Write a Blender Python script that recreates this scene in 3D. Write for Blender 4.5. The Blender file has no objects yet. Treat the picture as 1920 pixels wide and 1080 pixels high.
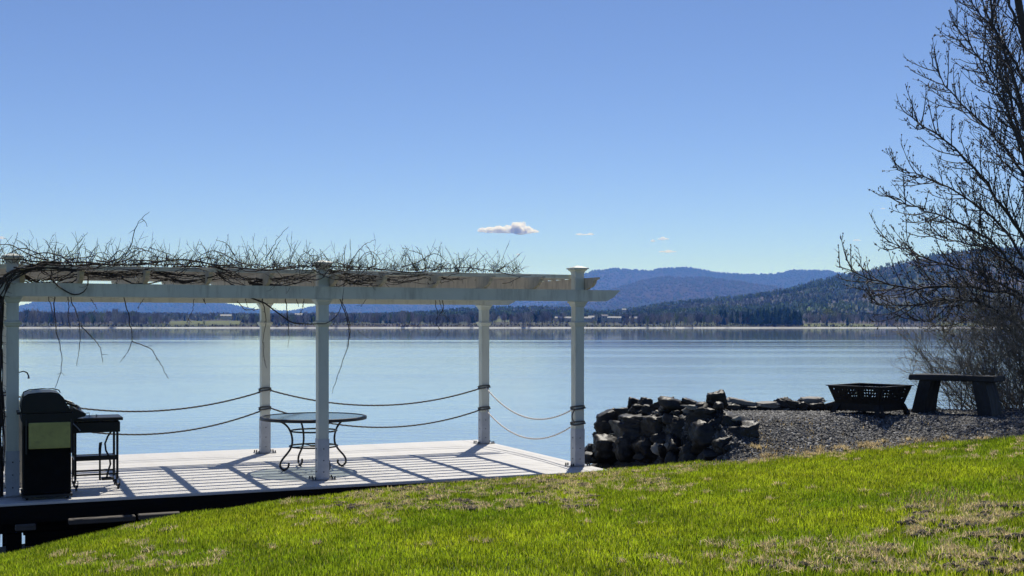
import bpy, bmesh, math, random
import numpy as np
from mathutils import Vector, Matrix, noise as mnoise

# ------------------------------------------------------------------ camera, sky, sun
scn = bpy.context.scene
C = scn.collection
R = math.radians
CZ = 3.30            # camera height above the lake
F = 2239.0           # focal length in photograph pixels (1920 wide)
HZ = 608.5           # horizon row
SUN_AZ, SUN_EL = 8.0, 55.0
cam_d = bpy.data.cameras.new('camera')
cam = bpy.data.objects.new('camera', cam_d); C.objects.link(cam)
cam.location = (0, 0, CZ); cam.rotation_euler = (R(90), 0, 0)
cam_d.sensor_width = 36; cam_d.lens = F / 1920 * 36
cam_d.shift_y = (HZ - 540) / 1920
cam_d.clip_start = 0.1; cam_d.clip_end = 80000
scn.camera = cam

w = bpy.data.worlds.new('World'); scn.world = w; w.use_nodes = True
nt = w.node_tree; nt.nodes.clear()
wo = nt.nodes.new('ShaderNodeOutputWorld'); bg = nt.nodes.new('ShaderNodeBackground')
sky = nt.nodes.new('ShaderNodeTexSky'); sky.sky_type = 'NISHITA'; sky.sun_disc = False
sky.sun_elevation = R(SUN_EL); sky.sun_rotation = R(SUN_AZ)
sky.altitude = 100; sky.air_density = 0.4; sky.dust_density = 0.0; sky.ozone_density = 3.0
bg.inputs['Strength'].default_value = 0.145
hs = nt.nodes.new('ShaderNodeHueSaturation'); hs.inputs['Saturation'].default_value = 0.96
nt.links.new(sky.outputs[0], hs.inputs['Color']); 
wb = nt.nodes.new('ShaderNodeVectorMath'); wb.operation = 'MULTIPLY'; wb.inputs[1].default_value = (.955, .975, 1.09)   # white balance of the sky
nt.links.new(hs.outputs[0], wb.inputs[0]); nt.links.new(wb.outputs[0], bg.inputs['Color'])
nt.links.new(bg.outputs[0], wo.inputs['Surface'])

sd = bpy.data.lights.new('sun', 'SUN'); sd.energy = 5.0; sd.angle = R(0.5); sd.color = (1.0, 0.96, 0.90)
sun = bpy.data.objects.new('sun', sd); C.objects.link(sun)
sdir = Vector((math.sin(R(SUN_AZ)) * math.cos(R(SUN_EL)), math.cos(R(SUN_AZ)) * math.cos(R(SUN_EL)), math.sin(R(SUN_EL))))
sun.rotation_euler = (-sdir).to_track_quat('-Z', 'Y').to_euler()
sun.location = (3, 30, 40)

scn.view_settings.view_transform = 'Standard'; scn.view_settings.look = 'None'
scn.view_settings.exposure = 0.0; scn.view_settings.gamma = 1.0
scn.view_settings.use_curve_mapping = False
cy = scn.cycles
cy.max_bounces = 8; cy.diffuse_bounces = 3; cy.glossy_bounces = 3; cy.transmission_bounces = 4
cy.transparent_max_bounces = 24; cy.volume_bounces = 6; cy.use_denoising = True
cy.sample_clamp_indirect = 8

rng = np.random.default_rng(7)
rnd = random.Random(11)

# ------------------------------------------------------------------ helpers
def link(o, parent=None):
    C.objects.link(o)
    if parent is not None: o.parent = parent
    return o

def tag(o, label=None, cat=None, group=None, kind=None):
    if label: o['label'] = label
    if cat: o['category'] = cat
    if group: o['group'] = group
    if kind: o['kind'] = kind
    return o

def empty(name, loc=(0, 0, 0), rz=0.0):
    o = bpy.data.objects.new(name, None); o.empty_display_size = 0.1
    C.objects.link(o); o.location = loc; o.rotation_euler = (0, 0, rz)
    return o

def npmesh(name, v, f, mats, cols=None, smooth=False, mi=None):
    """v (n,3), f (m,k) int array of equal-sized faces -> mesh"""
    v = np.asarray(v, np.float32); f = np.asarray(f, np.int32)
    me = bpy.data.meshes.new(name)
    me.vertices.add(len(v)); me.vertices.foreach_set('co', v.ravel())
    k = f.shape[1]
    me.loops.add(f.size); me.loops.foreach_set('vertex_index', f.ravel())
    me.polygons.add(len(f))
    me.polygons.foreach_set('loop_start', np.arange(0, f.size, k, dtype=np.int32))
    try: me.polygons.foreach_set('loop_total', np.full(len(f), k, np.int32))
    except Exception: pass
    if mi is not None: me.polygons.foreach_set('material_index', np.asarray(mi, np.int32))
    me.update(calc_edges=True)
    if smooth: me.polygons.foreach_set('use_smooth', np.ones(len(f), bool))
    if cols is not None:
        a = me.color_attributes.new('tint', 'FLOAT_COLOR', 'POINT')
        c4 = np.ones((len(v), 4), np.float32); c4[:, :3] = cols
        a.data.foreach_set('color', c4.ravel())
    for m in (mats if isinstance(mats, (list, tuple)) else [mats]): me.materials.append(m)
    return me

def obj(name, me, parent=None, loc=None, rot=None):
    o = bpy.data.objects.new(name, me); link(o, parent)
    if loc is not None: o.location = loc
    if rot is not None: o.rotation_euler = rot
    return o

def bm_obj(name, bm, mat, parent=None, loc=None, rot=None, smooth=False):
    me = bpy.data.meshes.new(name); bm.normal_update(); bm.to_mesh(me); bm.free(); me.materials.append(mat)
    if smooth: me.polygons.foreach_set('use_smooth', np.ones(len(me.polygons), bool))
    return obj(name, me, parent, loc, rot)

def bx(bm, x0, x1, y0, y1, z0, z1, bev=0.0):
    g = bmesh.ops.create_cube(bm, size=1.0)
    vs = g['verts']
    for q in vs:
        q.co = Vector(((x0 + x1) / 2 + q.co.x * (x1 - x0), (y0 + y1) / 2 + q.co.y * (y1 - y0), (z0 + z1) / 2 + q.co.z * (z1 - z0)))
    if bev > 0:
        es = list({e for q in vs for e in q.link_edges})
        bmesh.ops.bevel(bm, geom=es, offset=bev, segments=1, affect='EDGES')
    return bm

def box(name, x0, x1, y0, y1, z0, z1, mat, parent=None, bev=0.003, loc=None, rot=None):
    return bm_obj(name, bx(bmesh.new(), x0, x1, y0, y1, z0, z1, bev), mat, parent, loc, rot)

def loft(name, secs, mat, parent=None, loc=None, rot=None, smooth=False, bev=0):
    """square sections (z, half width) stacked"""
    bm = bmesh.new(); rings = []
    for z, h in secs:
        rings.append([bm.verts.new((sx * h, sy * h, z)) for sx, sy in ((-1, -1), (1, -1), (1, 1), (-1, 1))])
    for a, b in zip(rings, rings[1:]):
        for i in range(4): bm.faces.new((a[i], a[(i + 1) % 4], b[(i + 1) % 4], b[i]))
    bm.faces.new(rings[0][::-1]); bm.faces.new(rings[-1])
    return bm_obj(name, bm, mat, parent, loc, rot, smooth)

def prism(bm, pts, y0, y1):
    """polygon in xz extruded along y"""
    a = [bm.verts.new((x, y0, z)) for x, z in pts]; b = [bm.verts.new((x, y1, z)) for x, z in pts]
    n = len(pts)
    bm.faces.new(a); bm.faces.new(b[::-1])
    for i in range(n): bm.faces.new((a[i], b[i], b[(i + 1) % n], a[(i + 1) % n]))
    bmesh.ops.recalc_face_normals(bm, faces=bm.faces)
    return bm

class Tubes:
    """collects tapered tubes in numpy arrays"""
    def __init__(s): s.v = []; s.f = []; s.c = []; s.n = 0
    def add(s, pts, rad, sides=3, col=None, twist=0.0, flat=None):
        P = np.asarray(pts, float); m = len(P)
        r = np.broadcast_to(np.asarray(rad, float), (m,))
        T = np.gradient(P, axis=0); T /= (np.linalg.norm(T, axis=1)[:, None] + 1e-9)
        up = np.array([0.31, 0.17, 0.93]) if abs(T[0] @ np.array([0.31, 0.17, 0.93])) < .9 else np.array([1., 0, 0])
        A = np.cross(T, up); A /= (np.linalg.norm(A, axis=1)[:, None] + 1e-9); B = np.cross(T, A)
        ang = np.arange(sides) * 2 * math.pi / sides
        ang = ang[None, :] + (np.arange(m) * twist)[:, None]
        V = P[:, None, :] + r[:, None, None] * (np.cos(ang)[..., None] * A[:, None, :] + np.sin(ang)[..., None] * B[:, None, :])
        i = np.arange(m - 1)[:, None] * sides + np.arange(sides)[None, :]
        j = np.arange(m - 1)[:, None] * sides + (np.arange(sides)[None, :] + 1) % sides
        q = np.stack([i, j, j + sides, i + sides], -1).reshape(-1, 4) + s.n
        s.v.append(V.reshape(-1, 3)); s.f.append(q); s.n += m * sides
        if col is not None: s.c.append(np.broadcast_to(np.asarray(col, float), (m * sides, 3)))
    def mesh(s, name, mat, smooth=True):
        return npmesh(name, np.concatenate(s.v), np.concatenate(s.f), mat, np.concatenate(s.c) if s.c else None, smooth)
    def build(s, name, mat, parent=None, smooth=True, loc=None, rot=None):
        return obj(name, s.mesh(name, mat, smooth), parent, loc, rot)

def at(px, py, Y):
    """world point at depth Y seen at photograph pixel"""
    return np.array([(px - 960) / F * Y, Y, CZ + (HZ - py) / F * Y])

def smooth01(a, b, x):
    t = np.clip((x - a) / (b - a), 0, 1); return t * t * (3 - 2 * t)

def vnoise(x, y, seed=0, scale=1.0):
    """cheap smooth value noise on arrays, 0..1"""
    x = np.asarray(x, float) * scale + 1000.3 + seed * 17.7; y = np.asarray(y, float) * scale + 1000.7 + seed * 31.1
    xi = np.floor(x).astype(np.int64); yi = np.floor(y).astype(np.int64); fx = x - xi; fy = y - yi
    fx = fx * fx * (3 - 2 * fx); fy = fy * fy * (3 - 2 * fy)
    def h(a, b):
        n = (a * 374761393 + b * 668265263 + seed * 974711) & 0xffffffff
        n = ((n ^ (n >> 13)) * 1274126177) & 0xffffffff
        return ((n ^ (n >> 16)) & 0xffff) / 65535.0
    return (h(xi, yi) * (1 - fx) + h(xi + 1, yi) * fx) * (1 - fy) + (h(xi, yi + 1) * (1 - fx) + h(xi + 1, yi + 1) * fx) * fy

def fbm(x, y, seed=0, scale=1.0, oct=4):
    s = 0; a = .5; t = 0
    for i in range(oct):
        s = s + a * vnoise(x, y, seed + i, scale * 2 ** i); t += a; a *= .5
    return s / t

# ------------------------------------------------------------------ materials
def mat(name, col, rough=.6, metal=0.0, var=0.12, vscale=4.0, bump=0.0, bscale=40.0, spec=0.5, coord='Object', stretch=(1, 1, 1), attr=False, translucent=0.0, dirt_or_lit=None, tcol=None):
    m = bpy.data.materials.new(name); m.use_nodes = True; n = m.node_tree; L = n.links
    p = n.nodes['Principled BSDF']; out = n.nodes['Material Output']
    p.inputs['Roughness'].default_value = rough; p.inputs['Metallic'].default_value = metal
    p.inputs['Specular IOR Level'].default_value = spec
    tc = n.nodes.new('ShaderNodeTexCoord'); mp = n.nodes.new('ShaderNodeMapping'); mp.inputs['Scale'].default_value = stretch
    L.new(tc.outputs[coord], mp.inputs[0])
    nz = n.nodes.new('ShaderNodeTexNoise'); nz.inputs['Scale'].default_value = vscale; nz.inputs['Detail'].default_value = 6; nz.inputs['Roughness'].default_value = .6
    L.new(mp.outputs[0], nz.inputs['Vector'])
    rg = n.nodes.new('ShaderNodeMapRange'); rg.inputs['From Min'].default_value = .3; rg.inputs['From Max'].default_value = .7
    rg.inputs['To Min'].default_value = 1 - var; rg.inputs['To Max'].default_value = 1 + var
    L.new(nz.outputs['Fac'], rg.inputs['Value'])
    vm = n.nodes.new('ShaderNodeVectorMath'); vm.operation = 'SCALE'; L.new(rg.outputs[0], vm.inputs['Scale'])
    if attr:
        at_ = n.nodes.new('ShaderNodeAttribute'); at_.attribute_name = 'tint'; L.new(at_.outputs['Color'], vm.inputs[0])
    else: vm.inputs[0].default_value = col[:3]
    csock = vm.outputs[0]
    if dirt_or_lit:
        dn = n.nodes.new('ShaderNodeTexNoise'); dn.inputs['Scale'].default_value = dirt_or_lit[1]; dn.inputs['Detail'].default_value = 8; dn.inputs['Roughness'].default_value = .7
        dm = n.nodes.new('ShaderNodeMapping'); dm.inputs['Scale'].default_value = dirt_or_lit[3] if len(dirt_or_lit) > 3 else (1, 1, 1)
        L.new(tc.outputs[coord], dm.inputs[0]); L.new(dm.outputs[0], dn.inputs['Vector'])
        dr = n.nodes.new('ShaderNodeMapRange'); dr.inputs['From Min'].default_value = .5; dr.inputs['From Max'].default_value = .72; dr.inputs['To Max'].default_value = dirt_or_lit[2]
        L.new(dn.outputs['Fac'], dr.inputs['Value'])
        mx = n.nodes.new('ShaderNodeMixRGB'); L.new(dr.outputs[0], mx.inputs[0]); L.new(csock, mx.inputs[1]); mx.inputs[2].default_value = (*dirt_or_lit[0], 1)
        csock = mx.outputs[0]
    L.new(csock, p.inputs['Base Color'])
    if bump:
        bn = n.nodes.new('ShaderNodeTexNoise'); bn.inputs['Scale'].default_value = bscale; bn.inputs['Detail'].default_value = 5
        L.new(mp.outputs[0], bn.inputs['Vector'])
        b = n.nodes.new('ShaderNodeBump'); b.inputs['Strength'].default_value = bump; b.inputs['Distance'].default_value = .01
        L.new(bn.outputs['Fac'], b.inputs['Height']); L.new(b.outputs[0], p.inputs['Normal'])
    if translucent:
        tr = n.nodes.new('ShaderNodeBsdfTranslucent'); ms = n.nodes.new('ShaderNodeMixShader'); ms.inputs[0].default_value = translucent
        if tcol:
            ml = n.nodes.new('ShaderNodeVectorMath'); ml.operation = 'MULTIPLY'; ml.inputs[1].default_value = tcol
            L.new(csock, ml.inputs[0]); L.new(ml.outputs[0], tr.inputs['Color'])
        else: L.new(csock, tr.inputs['Color'])
        L.new(p.outputs[0], ms.inputs[1]); L.new(tr.outputs[0], ms.inputs[2]); L.new(ms.outputs[0], out.inputs['Surface'])
    return m

M = {}
M['white'] = mat('white_vinyl', (.58, .59, .50), .45, var=.06, vscale=3, bump=.08, bscale=60, dirt_or_lit=((.20, .19, .14), 2.6, .6, (3, 3, .45)))
M['beige'] = mat('weathered_rafter_paint', (.50, .44, .34), .6, var=.12, vscale=6, dirt_or_lit=((.16, .14, .10), 5, .7, (4, 4, .6)))
M['sleeve'] = mat('galvanised_sleeve', (.42, .44, .46), .5, var=.1, vscale=8, dirt_or_lit=((.2, .2, .2), 6, .4))
M['deck'] = mat('pale_composite_board', (.56, .545, .52), .62, var=.10, vscale=2.5, bump=.25, bscale=30, stretch=(1, 8, 8), dirt_or_lit=((.30, .28, .25), 3.0, .35, (.5, 4, 4)))
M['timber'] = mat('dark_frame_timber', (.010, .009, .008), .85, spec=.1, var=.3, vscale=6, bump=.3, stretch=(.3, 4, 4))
M['lit_timber'] = mat('lit_edge_timber', (.07, .06, .05), .8, var=.3, vscale=6, bump=.3, stretch=(.3, 4, 4))  # lighter copy of the frame timber, so the edging reads as sunlit
M['black'] = mat('black_painted_metal', (.006, .006, .0065), .4, var=.3, vscale=10, bump=.05, spec=.3)
M['bmat'] = mat('black_matt_cover', (.006, .006, .006), .8, var=.3, vscale=8, bump=.3, bscale=20, spec=.12)
M['olive'] = mat('faded_yellow_panel', (.36, .34, .10), .6, var=.15, vscale=9, dirt_or_lit=((.12, .11, .05), 12, .5))
M['steel'] = mat('brushed_steel', (.3, .3, .3), .4, metal=.9, var=.1)
M['iron'] = mat('wrought_iron', (.010, .010, .010), .5, var=.3, vscale=20)
M['rope'] = mat('weathered_rope', (.085, .08, .075), .8, var=.25, vscale=60)
M['rope2'] = mat('pale_rope', (.62, .60, .56), .7, var=.15, vscale=60)
M['rock'] = mat('slate_rock', (.014, .0135, .0135), .5, var=.5, vscale=9, bump=.9, bscale=14, spec=.3, dirt_or_lit=((.075, .07, .062), 9, .5))  # lighter noise patches here imitate bright sunlit facets
M['slab'] = mat('pale_flat_slab', (.20, .19, .17), .7, var=.25, vscale=9, bump=.6, bscale=14, dirt_or_lit=((.10, .095, .08), 6, .6))
M['gravel_bed'] = mat('gravel_bed', (.07, .07, .072), .9, var=.5, vscale=40, bump=1, bscale=60)
M['stones'] = mat('gravel_stones', (.2, .2, .2), .75, var=.15, vscale=30, attr=True)
M['soil'] = mat('lawn_soil', (.05, .07, .015), .95, var=.4, vscale=12, bump=1, bscale=40)
M['bank'] = mat('bank_earth', (.035, .03, .024), .95, var=.4, vscale=6, bump=1, bscale=20)
M['grass'] = mat('grass_blades', (.1, .2, .03), .55, var=.12, vscale=1.1, attr=True, translucent=.62, spec=.4, tcol=(1.3, 1.25, .6))
M['straw'] = mat('dead_grass', (.3, .25, .13), .7, var=.15, vscale=3, attr=True, translucent=.6, tcol=(1.1, 1.0, .8))
M['clod'] = mat('soil_clod', (.05, .04, .028), .95, var=.4, vscale=30, bump=1)
M['bark'] = mat('bark', (.035, .030, .027), .8, var=.35, vscale=14, bump=.8, bscale=30, stretch=(3, 3, .5))
M['twig'] = mat('twigs', (.035, .03, .028), .6, var=.2, vscale=5, attr=False)
M['bud'] = mat('buds', (.025, .016, .014), .7, var=.3, vscale=30)
M['vine'] = mat('vine_bark', (.034, .027, .022), .8, var=.35, vscale=20, bump=.6)
M['slabwood'] = mat('bench_stone', (.022, .021, .021), .6, var=.3, vscale=8, bump=.5, bscale=10, spec=.3)
M['firepit'] = mat('fire_pit_steel', (.010, .009, .009), .55, var=.4, vscale=14, bump=.2, spec=.25, dirt_or_lit=((.04, .022, .014), 8, .5))
M['wood_far'] = mat('far_trees', (.1, .1, .1), .9, var=.2, vscale=.01, attr=True, spec=.1)
M['land_far'] = mat('far_land', (.1, .1, .1), .95, var=.25, vscale=.02, attr=True, spec=.1, bump=0)
M['shore_strip'] = mat('pale_shore_strip', (.40, .42, .41), .85, var=.2, vscale=.1)
M['hwall'] = mat('house_wall', (.4, .37, .31), .7, var=.1, vscale=.3)
M['hroof'] = mat('house_roof', (.12, .11, .11), .8, var=.2, vscale=.3)
M['pane'] = mat('dark_pane', (.02, .025, .03), .15, var=0)

# glass
g = bpy.data.materials.new('table_glass'); g.use_nodes = True; n = g.node_tree; n.nodes.clear()
o_ = n.nodes.new('ShaderNodeOutputMaterial'); tr = n.nodes.new('ShaderNodeBsdfTransparent'); tr.inputs[0].default_value = (.66, .71, .70, 1)
gl = n.nodes.new('ShaderNodeBsdfGlossy'); gl.inputs['Roughness'].default_value = .08; fr = n.nodes.new('ShaderNodeFresnel'); fr.inputs[0].default_value = 1.5
ms = n.nodes.new('ShaderNodeMixShader'); n.links.new(fr.outputs[0], ms.inputs[0]); n.links.new(tr.outputs[0], ms.inputs[1]); n.links.new(gl.outputs[0], ms.inputs[2]); n.links.new(ms.outputs[0], o_.inputs[0])
M['glass'] = g

# water: calm belt far out, ripples nearer, wind streaks
def water_mat():
    m = bpy.data.materials.new('lake_water'); m.use_nodes = True; n = m.node_tree; L = n.links
    p = n.nodes['Principled BSDF']; p.inputs['Base Color'].default_value = (.25, .34, .39, 1)
    p.inputs['IOR'].default_value = 1.75; p.inputs['Specular IOR Level'].default_value = .5
    geo = n.nodes.new('ShaderNodeNewGeometry'); sep = n.nodes.new('ShaderNodeSeparateXYZ'); L.new(geo.outputs['Position'], sep.inputs[0])
    # streak field, long in x
    def noise(scale, stretch, det=4, rot=0):
        mp = n.nodes.new('ShaderNodeMapping'); mp.inputs['Scale'].default_value = stretch; mp.inputs['Rotation'].default_value = (0, 0, rot)
        L.new(geo.outputs['Position'], mp.inputs[0]); t = n.nodes.new('ShaderNodeTexNoise'); t.inputs['Scale'].default_value = scale; t.inputs['Detail'].default_value = det
        L.new(mp.outputs[0], t.inputs['Vector']); return t.outputs['Fac']
    def math_(op, a, b=None, clamp=False):
        q = n.nodes.new('ShaderNodeMath'); q.operation = op; q.use_clamp = clamp
        for i, s in enumerate((a, b)):
            if s is None: continue
            if isinstance(s, (int, float)): q.inputs[i].default_value = s
            else: L.new(s, q.inputs[i])
        return q.outputs[0]
    wob = math_('MULTIPLY', math_('SUBTRACT', noise(.006, (1, 3, 1), 3), .5), 260)
    yy = math_('ADD', math_('ADD', sep.outputs['Y'], wob), math_('MULTIPLY', math_('SUBTRACT', noise(.035, (.025, 1, 1), 3, .01), .5), 300))
    mr = n.nodes.new('ShaderNodeMapRange'); mr.interpolation_type = 'SMOOTHSTEP'
    mr.inputs['From Min'].default_value = 110; mr.inputs['From Max'].default_value = 320; mr.inputs['To Min'].default_value = 1; mr.inputs['To Max'].default_value = 0
    L.new(yy, mr.inputs['Value'])
    streak = n.nodes.new('ShaderNodeMapRange'); streak.inputs['From Min'].default_value = .48; streak.inputs['From Max'].default_value = .62
    L.new(noise(.05, (.05, 1, 1), 4, .02), streak.inputs['Value'])
    amp = math_('MULTIPLY', mr.outputs[0], math_('ADD', math_('MULTIPLY', streak.outputs[0], .5), .6))
    amp = math_('ADD', amp, .03)
    h = math_('ADD', math_('MULTIPLY', noise(1.6, (.45, 1.0, 1), 5, .15), 1.0), math_('MULTIPLY', noise(6, (.5, 1, 1), 3, -.2), .25))
    h = math_('ADD', h, math_('MULTIPLY', noise(.35, (.5, 1, 1), 3, .3), 1.2))
    b = n.nodes.new('ShaderNodeBump'); b.inputs['Distance'].default_value = .024
    L.new(h, b.inputs['Height']); L.new(amp, b.inputs['Strength'])
    L.new(b.outputs[0], p.inputs['Normal'])
    rr = math_('ADD', math_('MULTIPLY', amp, .10), .03); L.new(rr, p.inputs['Roughness'])
    return m
M['water'] = water_mat()
# ------------------------------------------------------------------ pergola frame of reference
FR = np.array([.876, 15.94]); U = np.array([.9155, .4024]); V = np.array([-.4024, .9155])
YAW = math.atan2(U[1], U[0]); DZ = CZ - 1.888          # deck top height
LB = 3.48; DP = 3.28                                    # bay and depth
def uv(u, v, z=0.0):
    p = FR + U * u + V * v; return np.array([p[0], p[1], DZ + z])
def to_uv(X, Y):
    dx = X - FR[0]; dy = Y - FR[1]; return dx * U[0] + dy * U[1], dx * V[0] + dy * V[1]

# ------------------------------------------------------------------ near terrain (heights relative to the camera, then + CZ)
GX = [-60, -14, -8, -4.74, -3.43, -1.97, -.6, .845, 2.73, 4.2, 5.71, 9, 16, 60]
GZ = [-3.1, -2.80, -2.54, -2.235, -1.955, -1.815, -1.74, -1.70, -1.59, -1.45, -1.305, -1.04, -.77, -.3]
_gx = np.linspace(-60, 60, 1201); _gz = np.interp(_gx, GX, GZ)
_k = np.exp(-np.linspace(-2, 2, 13) ** 2); _k /= _k.sum(); _gz = np.convolve(np.pad(_gz, 6, 'edge'), _k, 'valid')
WA = np.array([1.1, 16.8]); WB = np.array([2.42, 14.3])
WN = np.array([-(WB - WA)[1], (WB - WA)[0]]); WN = WN / np.linalg.norm(WN)   # to the right/back
if WN[0] < 0: WN = -WN
def lawn_edge(X): return 13.92 + .10 * np.sin(X * 1.7) + .05 * np.sin(X * 4.3) - .06 * np.maximum(X - 5, 0) * .5
TER = -1.18
def terrain(X, Y):
    X = np.asarray(X, float); Y = np.asarray(Y, float)
    L = np.interp(X, _gx, _gz) - .03 * (Y - 13) - .33 * (1 - smooth01(1, 7.5, Y)) + .02 * (fbm(X, Y, 3, .8) - .5)
    u, v = to_uv(X, Y)
    # trough behind the crest in front of the deck
    side = 1 - smooth01(.6, 1.7, u)
    z = L - side * .30 * smooth01(-2.15, -.9, v)
    # gravel pad beside the deck
    pad = smooth01(.3, .9, u) * smooth01(-1.6, -.3, v)
    z = z * (1 - pad) + np.minimum(-1.90, z) * pad * 1.0 if False else z + pad * (-1.915 - z)
    # bank under the deck
    s1 = smooth01(1.7, 3.6, v) * (1 - smooth01(-.1, .5, u)); s2 = smooth01(.85, 2.2, v) * smooth01(-.1, .5, u)
    z = z + np.maximum(s1, s2) * (-4.6 - z)
    # terrace
    d = (X - WA[0]) * WN[0] + (Y - WA[1]) * WN[1]
    inw = smooth01(.12, .34, d)
    ed = lawn_edge(X)
    rise = smooth01(0, 1.25, Y - ed)
    t = L + (TER + .02 * (fbm(X, Y, 9, 1.5) - .5) * 2 - L) * rise
    back = 16.42 + .05 * np.sin(X * 2.1)
    t = t + smooth01(0, 1.7, Y - back) * (-4.6 - t)
    z = z + inw * (t - z)
    return z
def hgt(X, Y): return terrain(X, Y) + CZ

xs = np.unique(np.concatenate([np.linspace(-60, -14, 24), np.linspace(-14, -7, 60), np.arange(-7, 9, .075), np.linspace(9, 15, 50), np.linspace(15, 60, 24)]))
ys = np.unique(np.concatenate([np.linspace(-40, 0, 21), np.linspace(0, 8, 60), np.arange(8, 18.6, .075), np.linspace(18.6, 24, 20)]))
XX, YY = np.meshgrid(xs, ys); ZZ = hgt(XX, YY)
nx, ny = len(xs), len(ys)
idx = np.arange(nx * ny).reshape(ny, nx)
quads = np.stack([idx[:-1, :-1], idx[:-1, 1:], idx[1:, 1:], idx[1:, :-1]], -1).reshape(-1, 4)
cx_ = (XX[:-1, :-1] + XX[1:, 1:]).ravel() / 2; cy_ = (YY[:-1, :-1] + YY[1:, 1:]).ravel() / 2
def zone(X, Y):
    """0 lawn, 1 gravel, 2 bank"""
    u, v = to_uv(X, Y); d = (X - WA[0]) * WN[0] + (Y - WA[1]) * WN[1]
    z = np.zeros(np.shape(X), int)
    wob = .12 * (fbm(X, Y, 21, 2.2) - .5)
    trough = (v > -1.75 + wob * 2) & (u < 1.3)
    z[trough] = 2
    z[(v > -1.3 + wob) & (u >= .1)] = 1
    z[(d > .1) & (Y > lawn_edge(X) + .12 + wob)] = 1
    z[(d > -.9) & (Y > 14.15 + wob)&(u>.6)] = 1
    z[(Y > 16.7) & (u > .1)] = 2
    z[(v > .9) & (u < 1.0)] = 2
    return z
zn = zone(cx_, cy_)
for k, nm, mt in ((0, 'lawn_ground', 'soil'), (1, 'gravel_ground', 'gravel_bed'), (2, 'shore_bank', 'bank')):
    fq = quads[zn == k]; used, inv = np.unique(fq, return_inverse=True)
    vv = np.stack([XX.ravel(), YY.ravel(), ZZ.ravel()], -1)[used]
    tag(obj(nm, npmesh(nm, vv, inv.reshape(-1, 4), M[mt], smooth=True)), kind='structure')

# ------------------------------------------------------------------ lake
wv = [(-6000, -50, 0), (6000, -50, 0), (6000, 1142, 0), (-6000, 1142, 0)]
tag(obj('lake', npmesh('lake', wv, [(0, 1, 2, 3)], M['water'])), kind='structure')

# ------------------------------------------------------------------ far shore and hills, laid out on rays from the camera
S = 1137.0
def prof(pts, x): return np.interp(x, [p[0] for p in pts], [p[1] for p in pts])
def land(name, px, rows, tint, seed, amp, nscale):
    """px columns; rows = list of (distance, z array relative to the lake)"""
    nd = len(rows); n = len(px); dd = np.array([r[0] for r in rows])[:, None] * np.ones((1, n))
    z = np.array([np.broadcast_to(r[1], (n,)) for r in rows])
    X = (px - 960)[None, :] / F * dd; Y = dd
    z = z + amp * (fbm(X, Y, seed, nscale, 5) - .5) * np.clip(np.arange(nd)[:, None] / 4, 0, 1)
    v = np.stack([X, Y, z], -1).reshape(-1, 3); i = np.arange(nd * n).reshape(nd, n)
    q = np.stack([i[:-1, :-1], i[:-1, 1:], i[1:, 1:], i[1:, :-1]], -1).reshape(-1, 4)
    c = tint(X.ravel(), Y.ravel(), np.tile(px, nd))
    o = tag(obj(name, npmesh(name, v, q, M['land_far'], c, True)), kind='structure')
    return (px, dd[:, 0], z)
def ridge_rows(px, y_start, ridge_px, d0, d1, z0, n=26, power=1.2):
    top = CZ + (HZ - ridge_px) / F * d1
    rows = []
    for t in np.linspace(0, 1, n):
        s = t ** power; s = s * s * (3 - 2 * s) * .6 + s * .4
        rows.append((d0 + (d1 - d0) * t, z0 + (top - z0) * s))
    for t in (.03, .08, .2): rows.append((d1 * (1 + t), top * (1 - 3 * t)))
    return rows
WPX = np.linspace(-850, 2850, 420)
def hill_tint(base, green, sc, seed):
    def f(X, Y, P):
        a = fbm(X, Y, seed, sc, 4)[:, None]; a = np.clip((a - .35) * 3.3, 0, 1)
        return np.array(base) * (1 - a) + np.array(green) * a
    return f
R1 = [(-1300, 575), (-500, 566), (-200, 585), (20, 581), (70, 566), (130, 557), (250, 553), (350, 558), (420, 570), (480, 581), (540, 584), (580, 576), (640, 567), (750, 560), (900, 562), (1000, 552), (1060, 530), (1110, 507), (1155, 503), (1220, 509), (1240, 503.5), (1290, 503), (1350, 512), (1400, 513.5), (1450, 513.5), (1490, 505), (1550, 507), (1620, 520), (1900, 530), (3300, 560)]
R2 = [(-1300, 600), (560, 600), (640, 592), (760, 588), (1000, 580), (1070, 566), (1150, 543), (1200, 529), (1250, 520), (1330, 522), (1420, 532), (1520, 545), (1900, 560), (3300, 580)]
R3 = [(-1300, 588), (40, 584), (150, 586), (300, 585), (480, 586), (700, 585), (800, 581), (870, 575), (1000, 571), (1060, 574), (1120, 582), (1180, 576), (1240, 566), (1330, 556), (1420, 546), (1480, 536), (1530, 521), (1565, 513), (1600, 507), (1650, 496), (1700, 482), (1760, 470), (1820, 461), (1920, 456), (2100, 450), (2500, 470), (3300, 540)]
def wob(px, seed, a, sc=.02): return a * (fbm(px, px * 0, seed, sc, 4) - .5)
h1 = land('far_hills', WPX, ridge_rows(WPX, 0, prof(R1, WPX) + wob(WPX, 5, 3), 9800, 13500, 20), hill_tint((.045, .036, .036), (.022, .028, .016), .0013, 1), 31, 36, .0013)
h2 = land('middle_hills', WPX, ridge_rows(WPX, 0, prof(R2, WPX) + wob(WPX, 6, 3), 5500, 9200, 15), hill_tint((.05, .04, .038), (.022, .03, .016), .002, 2), 41, 34, .002)
n3 = 30
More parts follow.
